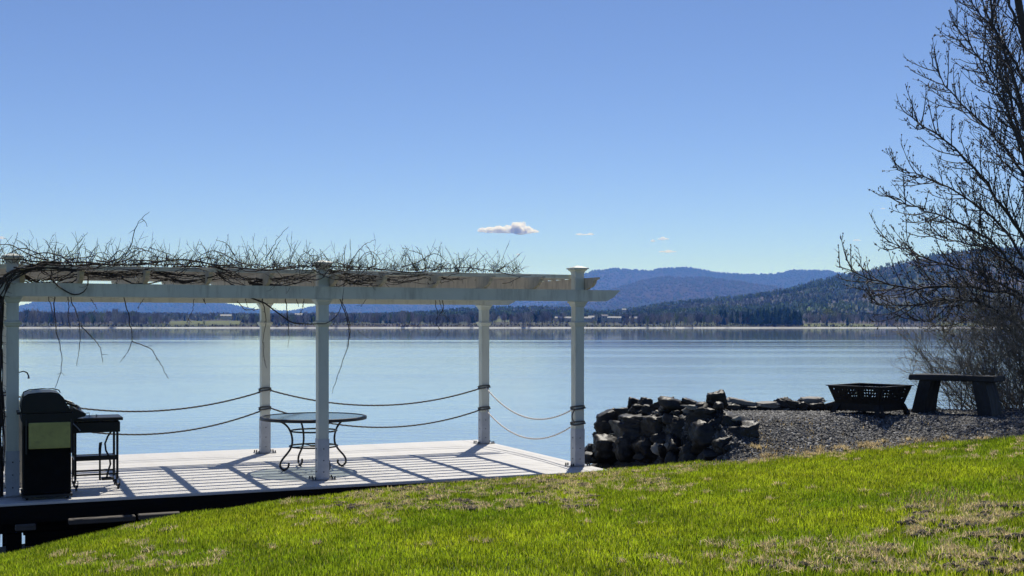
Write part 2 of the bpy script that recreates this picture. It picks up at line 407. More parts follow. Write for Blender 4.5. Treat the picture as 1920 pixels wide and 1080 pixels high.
def r3rows(px):
    top = CZ + (HZ - prof(R3, px)) / F * 3000
    rows = [(S, px * 0 - .6), (S + 6, px * 0 + .9), (S + 16, px * 0 + 2.0), (S + 120, px * 0 + 3.5 + wob(px, 8, 2, .01)), (S + 300, px * 0 + 5.5)]
    for t in np.linspace(.06, 1, n3):
        s = t ** 1.25; rows.append((S + 300 + (3000 - S - 300) * t, 5.5 + (top - 11 - 5.5) * s))
    for t in (.03, .08, .2): rows.append((3000 * (1 + t), (top - 11) * (1 - 3 * t)))
    return rows
def tint3(X, Y, P):
    a = np.clip((fbm(X, Y, 3, .006, 4)[:, None] - .35) * 3.3, 0, 1)
    c = np.array((.085, .075, .065)) * (1 - a) + np.array((.055, .07, .03)) * a
    D = Y
    fld = ((P > 318) & (P < 452) & (D > 1180) & (D < 1700)) | ((P > 1505) & (P < 1640) & (D < 1330) & (D > S + 8)) | ((P > 1755) & (P < 1850) & (D < 1300) & (D > S + 8))| ((P > 880) & (P < 1110) & (D > 1500) & (D < 1800))
    g = np.array((.13, .145, .055)) * (.8 + .4 * fbm(X, Y, 4, .02)[:, None])
    c = np.where(fld[:, None], g, c)
    c = np.where((D < S + 7)[:, None], np.array((.12, .11, .10)), c)
    return c
W3 = np.linspace(-1300, 3300, 1000)
h3 = land('far_shore', W3, r3rows(W3), tint3, 51, 7, .012)

def surf(h, px, d):
    P, D, Z = h; i = np.clip(np.searchsorted(D, d) - 1, 0, len(D) - 2); fi = np.clip((d - D[i]) / (D[i + 1] - D[i]), 0, 1)
    j = np.clip(np.searchsorted(P, px) - 1, 0, len(P) - 2); fj = (px - P[j]) / (P[j + 1] - P[j])
    return (Z[i, j] * (1 - fj) + Z[i, j + 1] * fj) * (1 - fi) + (Z[i + 1, j] * (1 - fj) + Z[i + 1, j + 1] * fj) * fi

# pale strip along the water line
sx = np.linspace(-1300, 3300, 700); wv_ = (.45 + .35 * fbm(sx, sx * 0, 61, .01)) * (1 - .4 * smooth01(1450, 1700, sx))
zl = .0 + wv_ * .62
Xa = (sx - 960) / F * (S - 1.5); Xb = (sx - 960) / F * (S + 5)
v = np.concatenate([np.stack([Xa, Xa * 0 + S - 1.5, Xa * 0 - .15], -1), np.stack([Xb, Xb * 0 + S + 5, zl + .3], -1), np.stack([Xb, Xb * 0 + S + 9, zl - 1.2], -1)])
n = len(sx); i = np.arange(n - 1)
q = np.concatenate([np.stack([i, i + 1, i + 1 + n, i + n], -1), np.stack([i + n, i + 1 + n, i + 1 + 2 * n, i + 2 * n], -1)])
tag(obj('pale_shoreline', npmesh('pale_shoreline', v, q, M['shore_strip'])), kind='structure')

# ---- forest masses: leafless crowns (slivers) and conifers (cones)
def crown_slivers(base, hh, ww, cols, per, wid, seed):
    """base (n,3) trees -> many thin triangles fanning up from the trunk"""
    r = np.random.default_rng(seed); n = len(base)
    t = r.random((n, per)); ang = r.random((n, per)) * 2 * math.pi
    up0 = .15 + .35 * t; z0 = up0 * hh[:, None]; z1 = z0 + (.25 + .5 * r.random((n, per))) * (1 - up0) * hh[:, None] * 1.1
    rad = ww[:, None] * (.25 + .75 * r.random((n, per))) * np.sin(np.clip(z1 / hh[:, None], .15, .95) * 2.6)
    X1 = rad * np.cos(ang); Y1 = rad * np.sin(ang)
    A = np.stack([X1 * .15, Y1 * .15, z0], -1) + base[:, None, :]; B = np.stack([X1, Y1, z1], -1) + base[:, None, :]
    wv = wid * hh[:, None, None] * np.stack([np.cos(ang + 1.2), np.zeros_like(ang), .25 * np.ones_like(ang)], -1)
    V_ = np.stack([A - wv * .4, A + wv * .4, B + wv * .6, B - wv * .6], 2).reshape(-1, 3)
    Fq = np.arange(len(V_)).reshape(-1, 4)
    cols = cols * (.55 + .95 * r.random((n, 1)))
    c = np.repeat(cols, per * 4, 0) * (.75 + .5 * np.repeat(r.random(n * per), 4)[:, None])
    return V_, Fq, c
def trunks(base, hh, wid, cols):
    n = len(base); w_ = (wid * hh)[:, None]
    o = np.array([[-1, 0, 0], [1, 0, 0], [.3, 0, 1], [-.3, 0, 1]], float)
    V_ = base[:, None, :] + o[None] * np.stack([w_[:, 0], w_[:, 0], hh * .8], -1)[:, None, :]
    return V_.reshape(-1, 3), np.arange(n * 4).reshape(-1, 4), np.repeat(cols, 4, 0)
def cones(base, hh, ww, cols, seed, tiers=2):
    r = np.random.default_rng(seed); n = len(base); Vs = []; Fs = []; Cs = []; off = 0; m = 5
    for k in range(tiers):
        a = np.arange(m) * 2 * math.pi / m; zb = (.08 + .38 * k / max(tiers - 1, 1) * 1.0) * hh if tiers > 1 else .05 * hh
        zt = hh * (.62 if k < tiers - 1 else 1.0); rw = ww * (1 - .42 * k / max(tiers - 1, 1))
        jit = .7 + .6 * r.random((n, m))
        ring = np.stack([np.cos(a)[None] * rw[:, None] * jit, np.sin(a)[None] * rw[:, None] * jit, np.broadcast_to(zb[:, None], (n, m)) + hh[:, None] * .05 * r.standard_normal((n, m))], -1)
        tip = np.stack([hh * 0, hh * 0, zt], -1)[:, None, :]
        V_ = (np.concatenate([ring, tip], 1) + base[:, None, :]).reshape(-1, 3)
        i = np.arange(m); tri = np.stack([i, (i + 1) % m, i * 0 + m], -1)
        Fs.append((tri[None] + (np.arange(n) * (m + 1))[:, None, None]).reshape(-1, 3) + off); Vs.append(V_); off += len(V_)
        Cs.append(np.repeat(cols * (.8 + .4 * r.random((n, 1))), m + 1, 0))
    return np.concatenate(Vs), np.concatenate(Fs), np.concatenate(Cs)
def stuff(name, parts, matk, label, cat):
    V_ = []; F_ = []; C_ = []; off = 0
    for v, f, c in parts:
        V_.append(v); C_.append(c); f = f + off; off += len(v)
        if f.shape[1] == 4: f = np.concatenate([f[:, [0, 1, 2]], f[:, [0, 2, 3]]])
        F_.append(f)
    o = obj(name, npmesh(name, np.concatenate(V_), np.concatenate(F_), M[matk], np.concatenate(C_)))
    return tag(o, label, cat, kind='stuff')

def place(n, p0, p1, d0, d1, h, seed, dist_pow=1.0):
    r = np.random.default_rng(seed); px = p0 + (p1 - p0) * r.random(n); d = d0 + (d1 - d0) * r.random(n) ** dist_pow
    z = surf(h, px, d); return np.stack([(px - 960) / F * d, d, z - .3], -1), px, d, r
GREY = np.array((.26, .245, .19)); PURP = np.array((.24, .195, .17)); DGRN = np.array((.018, .035, .016)); LGRN = np.array((.22, .26, .08)); TAN = np.array((.16, .135, .10))
def fieldmask(px, d):
    f = ((px > 318) & (px < 452) & (d > 1150) & (d < 1650)) | ((px > 1535) & (px < 1640) & (d < 1200)) | ((px > 1755) & (px < 1850) & (d < 1230)) | ((px > 1085) & (px < 1170) & (d < 1420) & (d > 1180)) | ((px > 1370) & (px < 1545) & (d < 1180) & (d > 1139)) | ((px > 880) & (px < 1110) & (d > 1500) & (d < 1800))
    return f
# shore belt of bare trees
b, px, d, r = place(3600, -600, 2700, S + 8, S + 420, h3, 71, 1.2)
k = ~fieldmask(px, d); b, px, d = b[k], px[k], d[k]
hh = (9 + 6 * r.random(len(b))) * np.where((px > 300) & (px < 470), .55, 1.0) * np.where((px > 1060) & (px < 1170), .55, 1.0) * (.75 + .5 * fbm(px, d * .02, 77, .03))
hh *= np.where(px < 260, 1.25, 1.0)
col = PURP + (GREY - PURP) * r.random((len(b), 1)) + (TAN - GREY) * (.6 * (r.random((len(b), 1)) > .8)); col = np.where((r.random((len(b), 1)) > .88), LGRN * .8, col); col = np.where((r.random((len(b), 1)) > .90), DGRN * 1.6, col)
stuff('shore_wood', [crown_slivers(b, hh, hh * .33, col, 34, .022, 72), trunks(b, hh, .014, col * .6)], 'wood_far', 'belt of leafless grey brown trees along the far shore of the lake', 'woods')
# low brush at the waterline
b, px, d, r = place(2600, -600, 2700, S + 6, S + 14, h3, 73); k = (r.random(len(b)) < .9); b = b[k]
hh = 1.2 + 2.6 * r.random(len(b)) ** 2; col = (GREY * .16)[None] * (.5 + .7 * r.random((len(b), 1)))
stuff('shore_brush', [crown_slivers(b, hh, hh * .6, col, 12, .07, 74)], 'wood_far', 'low dark brush lining the far waterline', 'brush')
# conifers mixed into the middle woods
b, px, d, r = place(5200, -600, 2700, S + 260, 2350, h3, 75, 1.1)
cl = fbm(b[:, 0], b[:, 1], 78, .008, 3); k = ~fieldmask(px, d) & (cl > .57); b, px, d = b[k], px[k], d[k]
hh = 7 + 6 * r.random(len(b)); col = DGRN[None] * (.7 + .9 * r.random((len(b), 1)))
stuff('evergreen_wood', [cones(b, hh, hh * .22, col, 76)], 'wood_far', 'dark evergreens scattered through the woods behind the far shore', 'woods')
# broadleaf slopes
b, px, d, r = place(15000, -500, 2600, S + 280, 3000, h3, 79, .95)
k = ~fieldmask(px, d); b, px, d = b[k], px[k], d[k]
hh = 8 + 6 * r.random(len(b)); t = np.clip((fbm(b[:, 0], b[:, 1], 80, .004, 4) - .42) * 5, 0, 1)[:, None]
col = (GREY * (1 - t) + LGRN * .75 * t) * (.7 + .6 * r.random((len(b), 1))); col = np.where(r.random((len(b), 1)) > .97, LGRN * 1.3, col)
stuff('hillside_wood', [crown_slivers(b, hh, hh * .42, col, 9, .13, 81)], 'wood_far', 'mixed spring woods with bare and budding crowns covering the near hillside', 'woods')
b, px, d, r = place(9000, 1050, 2600, 1900, 3000, h3, 82, .8)
cl = fbm(b[:, 0], b[:, 1], 83, .006, 3) + .12 * smooth01(2300, 3000, d); k = cl > .60; b = b[k]
hh = 7 + 6 * r.random(len(b)); col = DGRN[None] * (1.0 + 1.1 * r.random((len(b), 1)))
stuff('hilltop_evergreens', [cones(b, hh, hh * .24, col, 84, 1)], 'wood_far', 'dark evergreen stands on the nearer wooded hill', 'woods')
# farther hills
b1, px, d, r = place(14000, -200, 2300, 6200, 9400, h2, 85, .8); hh1 = 12 + 6 * r.random(len(b1)); c1 = np.where(r.random((len(b1), 1)) > .6, DGRN * 1.0, GREY * .16)
b2, px, d, r = place(16000, -200, 2300, 10500, 13800, h1, 86, .7); hh2 = 14 + 8 * r.random(len(b2)); c2 = np.where(r.random((len(b2), 1)) > .6, DGRN * 1.0, GREY * .16)
stuff('distant_wood', [cones(b1, hh1, hh1 * .8, c1, 87, 1), cones(b2, hh2, hh2 * .8, c2, 88, 1)], 'wood_far', 'unbroken forest clothing the blue distant hills', 'woods')

# ---- trees of the far shore that stand out one by one
def conifer_mesh(seed, tiers=9):
    r = random.Random(seed); bm = bmesh.new(); m = 9
    for k in range(tiers):
        t = k / tiers; zb = .10 + .84 * t; rad = .21 * (1 - t) ** .8 + .015; zt = zb + .17
        top = bm.verts.new((0, 0, min(zt, 1.0)))
        ring = []
        for i in range(m):
            a = 2 * math.pi * (i + .5 * (k % 2) + r.uniform(-.2, .2)) / m; q = rad * r.uniform(.6, 1.25)
            ring.append(bm.verts.new((math.cos(a) * q, math.sin(a) * q, zb + r.uniform(-.03, .02))))
        for i in range(m): bm.faces.new((ring[i], ring[(i + 1) % m], top))
    me = bpy.data.meshes.new('crown'); bm.to_mesh(me); bm.free(); return me
M['conifer'] = mat('conifer_needles', (.03, .055, .022), .9, var=.35, vscale=6, spec=.1)
M['conifer_light'] = mat('conifer_needles_light', (.07, .105, .035), .9, var=.35, vscale=6, spec=.1)
cm = [conifer_mesh(s) for s in range(6)]
for i_, q in enumerate(cm): q.materials.append(M['conifer_light' if i_ in (2, 5) else 'conifer'])
tb = Tubes(); tb.add([(0, 0, -.02), (0, 0, .5), (0, 0, .9)], [.022, .016, .004], 6)
tm = tb.mesh('trunk', M['bark'])
def conifer(px, d, hgt_, seed, label, group):
    z = float(surf(h3, np.array([px]), np.array([d]))[0])
    o = empty('conifer', ((px - 960) / F * d, d, z - .3), seed * 1.7); o.scale = (hgt_, hgt_, hgt_)
    obj('crown', cm[seed % 6], o); obj('trunk', tm, o)
    tag(o, label, 'tree', group); return o
gr = 'tall dark conifers of the grove on the far shore'
for i in range(46):
    px = 1408 + 97 * ((i * .618) % 1); d = S + 14 + 60 * rnd.random()
    hgt_ = (12.5 + 8 * rnd.random()) * (1 - .25 * abs((px - 1457) / 50) ** 2)
    conifer(px, d, hgt_, i, 'dark conifer in the dense grove at the edge of the far shore', gr)
for i in range(16):
    conifer(1345 + 62 * rnd.random(), S + 60 + 60 * rnd.random(), 13 + 4 * rnd.random(), i, 'dark conifer among bare trees left of the shore grove', 'conifers thinning out left of the shore grove')
for i, (px, hh_) in enumerate([(1589, 9.5), (1550, 7), (1663, 7), (1810, 8), (1873, 10)]):
    conifer(px, S + 30, hh_, i, ['lone dark evergreen among bare trees right of the grove', 'small dark evergreen nearest the right side of the grove', 'small dark evergreen on the far shore above the flat stones', 'small dark evergreen on the far shore above the fire pit', 'dark evergreen on the far shore behind the big bare tree'][i], None)
# two pale budding trees
M['leaf'] = mat('budding_leaves', (.24, .25, .06), .8, var=.3, vscale=.5, spec=.1)
def round_tree(px, d, h_, label):
    z = float(surf(h3, np.array([px]), np.array([d]))[0]); o = empty('budding_tree', ((px - 960) / F * d, d, z - .3))
    tag(o, label, 'tree'); t_ = Tubes(); t_.add([(0, 0, 0), (.2, 0, h_ * .5)], [h_ * .03, h_ * .015], 5); t_.build('trunk', M['bark'], o)
    r = np.random.default_rng(int(px)); n = 420; q = r.standard_normal((n, 3)); q /= np.linalg.norm(q, axis=1)[:, None]; q *= (r.random((n, 1)) ** .4)
    c = q * np.array((h_ * .42, h_ * .4, h_ * .36)) + np.array((0, 0, h_ * .62)); t3 = r.standard_normal((n, 3, 3)) * h_ * .05
    obj('crown', npmesh('crown', (c[:, None] + t3).reshape(-1, 3), np.arange(n * 3).reshape(-1, 3), M['leaf']), o)
round_tree(1552, 1300, 17, 'rounded yellow green tree on the slope above the far shore')
round_tree(1238, 1500, 10, 'small pale green tree beside the far shore houses')
round_tree(1590, 1400, 13, 'pale grey green tree right of the rounded yellow green tree')

# ---- houses across the water
def house(px, py, d, w_, hgt_, dep, yaw, label, roofc='hroof', wallc='hwall', wins=3):
    z = float(surf(h3, np.array([px]), np.array([d]))[0]); zz = CZ + (HZ - py) / F * d
    o = empty('lake_house', ((px - 960) / F * d, d, min(zz, 99)), yaw); tag(o, label, 'house')
    box('wall', -w_ / 2, w_ / 2, -dep / 2, dep / 2, -2.5, hgt_, M[wallc], o, 0)
    bm = bmesh.new(); rh = dep * .32; e = .5
    a = [bm.verts.new(q) for q in ((-w_ / 2 - e, -dep / 2 - e, hgt_ - .05), (w_ / 2 + e, -dep / 2 - e, hgt_ - .05), (w_ / 2 + e, dep / 2 + e, hgt_ - .05), (-w_ / 2 - e, dep / 2 + e, hgt_ - .05), (-w_ / 2 - e, 0, hgt_ + rh), (w_ / 2 + e, 0, hgt_ + rh))]
    for fi in ((0, 1, 5, 4), (2, 3, 4, 5), (0, 4, 3), (1, 2, 5), (0, 3, 2, 1)): bm.faces.new([a[q] for q in fi])
    bm_obj('roof', bm, M[roofc], o)
    for i in range(wins):
        x = -w_ / 2 + w_ * (i + .5) / wins; box('window', x - .6, x + .6, -dep / 2 - .06, -dep / 2 + .02, hgt_ * .35, hgt_ * .8, M['pane'], o, 0)
    return o
M['palewall'] = mat('pale_wall', (.42, .39, .31), .7, var=.1, vscale=.3)
M['metalroof'] = mat('pale_metal_roof', (.40, .39, .34), .85, var=.1, vscale=.3)
house(1096, 599.5, 1240, 13, 1.6, 5, .1, 'low pale house across the lake just right of the front corner post', 'metalroof', 'palewall')
house(1109, 598.5, 1245, 6, 2.0, 5, -.3, 'small cream house in the cluster nearest the corner post', 'metalroof', 'palewall', 2)
house(1133, 597.5, 1245, 6, 2.8, 5, .2, 'taller cream house at the middle of the lakeside cluster', 'hroof', 'palewall', 2)
house(1146, 599.5, 1243, 8, 2.0, 5, 0, 'long cream house with metal roof in the lakeside cluster', 'metalroof', 'palewall')
house(1158, 599.8, 1242, 7, 2.0, 5, -.15, 'rightmost cream house of the lakeside cluster', 'metalroof', 'palewall')
house(1062, 598.0, 1260, 24, .9, 5, .05, 'long low white building across the lake left of the corner post', 'metalroof', 'palewall', 5)
house(1170, 583.0, 1900, 6, 2, 5, 0, 'tiny white house higher up in the woods above the lakeside cluster', 'metalroof', 'palewall', 2)
house(1191, 599, 1300, 12, 1.2, 6, 0, 'low white shed right of the lakeside cluster', 'metalroof', 'palewall', 2)
house(424, 594.5, 1400, 12, 1.3, 6, .1, 'white farmhouse standing behind the green field', 'metalroof', 'palewall')
house(560, 595, 1500, 9, 3, 7, .1, 'small white house in the woods left of the middle front post', 'metalroof', 'palewall', 2)
house(624, 595.5, 1500, 11, 2.6, 7, -.1, 'small white house in the woods right of the middle front post', 'metalroof', 'palewall', 2)
house(762, 597.5, 1500, 12, 2.6, 7, .1, 'small white house in the woods below the pergola centre', 'metalroof', 'palewall', 2)

# ------------------------------------------------------------------ clouds
def cloud(px, py, wpx, hpx, dist, blobs, label, dens=1.0):
    k = dist / F; bm = bmesh.new()
    r = random.Random(int(px))
    for (bx_, by_, br, bh) in blobs:
        g = bmesh.ops.create_icosphere(bm, subdivisions=4, radius=1.0)
        c = Vector((bx_ * wpx * k, r.uniform(-.1, .1) * wpx * k, by_ * hpx * k)); s = Vector((br * wpx * k, br * wpx * k * .7, bh * hpx * k))
        for q in g['verts']:
            d_ = q.co.copy(); nn = 1 + .28 * mnoise.fractal(d_ * 2.2 + c * .004, 1, 2, 5) + .1 * mnoise.noise(d_ * 9 + c)
            q.co = Vector((d_.x * s.x * nn, d_.y * s.y * nn, (d_.z * nn if d_.z > 0 else d_.z * .35) * s.z)) + c
    o = bm_obj('cloud', bm, M['cloud' if wpx > 50 else 'wisp'], None, tuple(at(px, py, dist)), smooth=True); tag(o, label, 'cloud')
def cloudmat(dens):
    m = bpy.data.materials.new('cloud'); m.use_nodes = True; n = m.node_tree; n.nodes.clear()
    v = n.nodes.new('ShaderNodeVolumeScatter'); v.inputs['Color'].default_value = (1, 1, 1, 1); v.inputs['Density'].default_value = dens; v.inputs['Anisotropy'].default_value = .6
    o = n.nodes.new('ShaderNodeOutputMaterial'); n.links.new(v.outputs[0], o.inputs['Volume']); return m
M['cloud'] = cloudmat(.05); M['wisp'] = cloudmat(.03)
cloud(953, 436, 115, 18, 16000, [(-.42, .1, .08, .35), (-.3, .1, .12, .45), (-.15, .1, .14, .55), (0, .12, .14, .6), (.12, .15, .13, .85), (.2, .15, .14, 1.0), (.3, .1, .12, .6), (.4, .05, .1, .25)], 'largest cloud, long and white with a puffy right half, low over the lake')
cloud(1097, 440, 34, 5, 17000, [(-.3, 0, .22, .5), (0, -.1, .2, .3), (.3, .1, .2, .6)], 'thin three humped cloud strip right of the largest cloud')
cloud(1243, 448.5, 22, 6, 17000, [(0, 0, .3, .8), (.25, 0, .25, .4), (-.25, 0, .2, .4)], 'small flat cloud above the blue ridge, right one of the upper pair')
cloud(1224, 452.5, 10, 4.5, 17000, [(0, 0, .45, .8)], 'tiny round cloud, left one of the upper pair above the blue ridge')
cloud(1250, 472.5, 34, 5, 17000, [(-.25, 0, .2, .4), (.1, 0, .25, .8), (.35, 0, .2, .3)], 'small flat cloud just above the blue ridge crest')
cloud(971, 477.5, 8, 3, 17000, [(0, 0, .45, .8)], 'tiny cloud speck under the largest cloud')
cloud(1607, 450.5, 17, 3, 17000, [(0, 0, .45, .5)], 'thin cloud streak left of the bare tree branches')
cloud(1655, 391.5, 10, 3, 17000, [(0, 0, .45, .5)], 'faint cloud speck beside the bare tree branches')
cloud(3, 447, 14, 6, 17000, [(0, 0, .45, .7)], 'small cloud at the far left above the vines')

# ------------------------------------------------------------------ haze
hb = bmesh.new(); bx(hb, -15000, 15000, -60, 17000, -2.3, 900, 0)
hm = bpy.data.materials.new('haze'); hm.use_nodes = True; n = hm.node_tree; n.nodes.clear()
ho = n.nodes.new('ShaderNodeOutputMaterial'); hv = n.nodes.new('ShaderNodeVolumePrincipled')
hv.inputs['Color'].default_value = (.09, .29, 1.0, 1); hv.inputs['Absorption Color'].default_value = (1, 1, 1, 1); hv.inputs['Density'].default_value = .85e-4; hv.inputs['Anisotropy'].default_value = 0.0
n.links.new(hv.outputs[0], ho.inputs['Volume'])
tag(bm_obj('haze', hb, hm), kind='stuff', label='pale blue air haze over lake and hills', cat='haze')
# ================================================================== deck
deck = empty('deck', uv(-3.48, 1.6), YAW); tag(deck, 'pale weathered plank deck carrying the white pergola above the lake', 'deck')
U0, U1, V0, V1 = -7.14, .17, -.60, 3.91
du = 3.48; dv = -1.6     # deck local offset
def dloc(u, v): return u + du, v + dv
bw = .139; gap = .006
def board_me(L, W):
    bm = bmesh.new(); bx(bm, -L / 2, L / 2, -W / 2, W / 2, -.028, 0, .003)
    me = bpy.data.meshes.new('board'); bm.to_mesh(me); bm.free(); me.materials.append(M['deck']); return me
nb = int((V1 - V0) / (bw + gap)); pitch = (V1 - V0) / nb
ub = U1 - 2 * pitch
lme = board_me(ub - U0 - gap, pitch - gap)
cuts = [-4.6, -2.3, -3.5]
for i in range(nb):
    v = V0 + (i + .5) * pitch; x, y = dloc((ub + U0) / 2, v)
    o = obj('board', lme, deck, (x, y, rnd.uniform(-.0015, .0015)))
vme = board_me(V1 - V0, pitch - gap)
for i in range(2):
    x, y = dloc(U1 - (i + .5) * pitch, (V0 + V1) / 2); obj('board', vme, deck, (x, y, .001), (0, 0, R(90)))
def dbox(name, u0, u1, v0, v1, z0, z1, m, bev=.004):
    a, b = dloc(u0, v0); c, d = dloc(u1, v1); return box(name, a, c, b, d, z0, z1, m, deck, bev)
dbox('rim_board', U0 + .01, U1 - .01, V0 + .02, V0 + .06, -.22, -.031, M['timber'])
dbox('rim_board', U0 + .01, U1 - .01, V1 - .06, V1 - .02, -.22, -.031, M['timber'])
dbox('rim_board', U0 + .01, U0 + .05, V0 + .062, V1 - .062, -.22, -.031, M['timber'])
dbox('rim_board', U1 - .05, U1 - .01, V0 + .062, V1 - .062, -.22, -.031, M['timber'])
for z_ in (-.36, -.52, -.68): dbox('shade_board', U0 + .3, -2.6, -.26, -.235, z_, z_ + .150, M['timber'])  # dark boards added so the shaded gap under the deck reads black
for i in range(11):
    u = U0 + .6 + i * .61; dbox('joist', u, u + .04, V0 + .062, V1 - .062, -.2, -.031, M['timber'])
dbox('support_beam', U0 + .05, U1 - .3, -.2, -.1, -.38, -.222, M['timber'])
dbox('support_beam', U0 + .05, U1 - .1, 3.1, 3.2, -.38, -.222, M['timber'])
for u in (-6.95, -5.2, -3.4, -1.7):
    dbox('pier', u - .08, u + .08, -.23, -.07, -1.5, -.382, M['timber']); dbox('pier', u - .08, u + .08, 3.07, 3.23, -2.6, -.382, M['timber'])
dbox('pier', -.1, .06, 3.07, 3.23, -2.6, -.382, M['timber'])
# timber edging and stringers just under the left half of the deck front
led = empty('edging_timber', uv(-6.15, -.79, -.17), YAW); tag(led, 'longer timber set in front of the deck below the griddle cart', 'timber')
box('timber', -.28, .40, -.06, .06, -.055, .0, M['lit_timber'], led, .008)
led2 = empty('edging_timber', uv(-5.6, -.79, -.165), YAW); tag(led2, 'timber end to end with the longer one, nearer the middle of the deck front', 'timber')
box('timber', -.12, .32, -.06, .06, -.055, .0, M['lit_timber'], led2, .008)
led3 = empty('edging_timber', uv(-6.85, -.79, -.20), YAW); tag(led3, 'short timber below the front left post in front of the deck', 'timber')
box('timber', -.10, .10, -.06, .06, -.055, .0, M['lit_timber'], led3, .008)
# short brackets that carry the timbers off the rim
for led_, x_ in ((led, -.2), (led, .3), (led2, .1), (led3, 0)):
    box('bracket', x_ - .02, x_ + .02, .045, .17, -.12, -.056, M['timber'], led_, .003)
# thin pale kerb board between deck and rock wall
kb = empty('edging_board', (*((at(1170, 880, 15.35))[:2]), DZ - .02), YAW - .1); tag(kb, 'thin pale board at the gravel edge right of the deck corner', 'board')
box('board', -.22, .42, -.03, .03, -.12, .0, M['deck'], kb, .004)

# ================================================================== pergola
pg = empty('pergola', uv(-3.48, 1.64), YAW); tag(pg, 'white pergola with six posts and slatted top standing on the deck', 'pergola')
pu, pv = 3.48, -1.64
POSTS = [(0, 0), (-LB, 0), (-2 * LB, 0), (0, DP), (-LB, DP), (-2 * LB, DP)]
HWP = .064
shaft_me = None
def post(i, u, v):
    x, y = u + pu, v + pv
    back = v > 1
    o = loft('post', [(.004, HWP), (2.60 if not back else 2.62, HWP)], M['white'], pg, (x, y, 0))
    bv = loft('sleeve', [(.012, HWP + .006), (.50, HWP + .006)], M['sleeve'], o)
    for s in (.10, .24, .38):
        for a in range(4):
            b = bm_obj('screw', bmesh.new() if False else _scr(), M['iron'], o, (math.cos(a * math.pi / 2) * (HWP + .008), math.sin(a * math.pi / 2) * (HWP + .008), s))
    box('base_plate', -.15, .15, -.10, .10, .003, .012, M['steel'], o, .002)
    for sx_ in (-.135, -.105, .105, .135):
        for sy_ in (-.08, .08):
            obj('bolt', bolt_me, o, (sx_, sy_, .012))
    loft('collar', [(2.125, .066), (2.135, .074), (2.165, .086), (2.185, .102), (2.197, .104)], M['white'], o)
    loft('collar', [(1.865, .066), (1.875, .080), (1.895, .086), (1.905, .094), (1.918, .096), (1.925, .080), (1.935, .066)], M['white'], o)
    loft('cap', [(2.57, .066), (2.585, .070), (2.60, .078), (2.612, .094), (2.625, .098), (2.626, .112), (2.642, .112), (2.672, .012)], M['white'], o)
    return o
def _scr():
    bm = bmesh.new(); bmesh.ops.create_uvsphere(bm, u_segments=6, v_segments=4, radius=.008); return bm
bm = bmesh.new(); bmesh.ops.create_cone(bm, segments=6, radius1=.011, radius2=.009, depth=.03, cap_ends=True); bmesh.ops.translate(bm, verts=bm.verts, vec=(0, 0, .015))
bolt_me = bpy.data.meshes.new('bolt'); bm.to_mesh(bolt_me); bm.free(); bolt_me.materials.append(M['iron'])
post_o = [post(i, u, v) for i, (u, v) in enumerate(POSTS)]
# small black hook on the front left post
hk = Tubes(); hk.add([(0, 0, 0), (.05, 0, .012), (.085, 0, -.005), (.10, 0, -.04), (.10, 0, -.07)], [.006, .007, .008, .008, .012], 6)
hk.build('hook', M['iron'], post_o[2], loc=(HWP, 0, 1.36))
# beams: pairs of boards hugging the posts, ends cut at a slant
def beam(v, y0, y1, zb=2.2, zt=2.348, ext=.58, name='beam'):
    a, b = -2 * LB - ext + pu, ext + pu
    bm = bmesh.new(); prism(bm, [(a + .2, zb), (b - .2, zb), (b - .10, zb + .045), (b, zt - .012), (b, zt), (a, zt), (a, zt - .012), (a + .10, zb + .045)], y0, y1)
    return bm_obj(name, bm, M['white'], pg)
for v in (0, DP):
    beam(v, v + pv - HWP - .040, v + pv - HWP - .002); beam(v, v + pv + HWP + .002, v + pv + HWP + .040)
# rafters
def rafter_pts(tail_f, tail_b):
    f, b = -tail_f, DP + tail_b; z0, z1 = 2.351, 2.505
    return [(f + .30, z0), (b - .30, z0), (b - .26, z0 + .02), (b - .17, z0 + .035), (b - .10, z0 + .085), (b - .085, z0 + .12), (b, z1 - .02), (b, z1), (f, z1), (f, z1 - .02), (f + .085, z0 + .12), (f + .10, z0 + .085), (f + .17, z0 + .035), (f + .26, z0 + .02)]
bm = bmesh.new()
prism(bm, rafter_pts(.42, .42), -.024, .024)
bmesh.ops.rotate(bm, verts=bm.verts, cent=(0, 0, 0), matrix=Matrix.Rotation(R(90), 3, 'Z'))
raf_me = bpy.data.meshes.new('rafter'); bm.normal_update(); bm.to_mesh(raf_me); bm.free(); raf_me.materials.append(M['beige'])
for i in range(11):
    u = -i * LB / 5 + (.093 if i % 5 == 0 else 0)
    o = obj('rafter', raf_me, pg, (u + pu, pv, 0))
u = -2 * LB - .45; obj('rafter', raf_me, pg, (u + pu, pv, 0))
# slats across the rafters
npur = 14
for i in range(npur):
    v = .115 + i * (DP + .265) / (npur - 1)
    a, b = -2 * LB - .55 + pu, .125 + pu
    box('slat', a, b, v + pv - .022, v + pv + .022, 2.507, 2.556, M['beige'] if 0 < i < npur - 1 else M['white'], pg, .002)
# small white clips seen between beam and slats
for (px, py) in ((507, 516), (505, 528), (615, 517)):
    p = at(px, py, 14.2); 
    lx, lv = to_uv(p[0], p[1]); box('clip', lx + pu - .03, lx + pu + .03, lv + pv - .015, lv + pv + .015, p[2] - DZ - .012, p[2] - DZ + .012, M['white'], pg, .003)

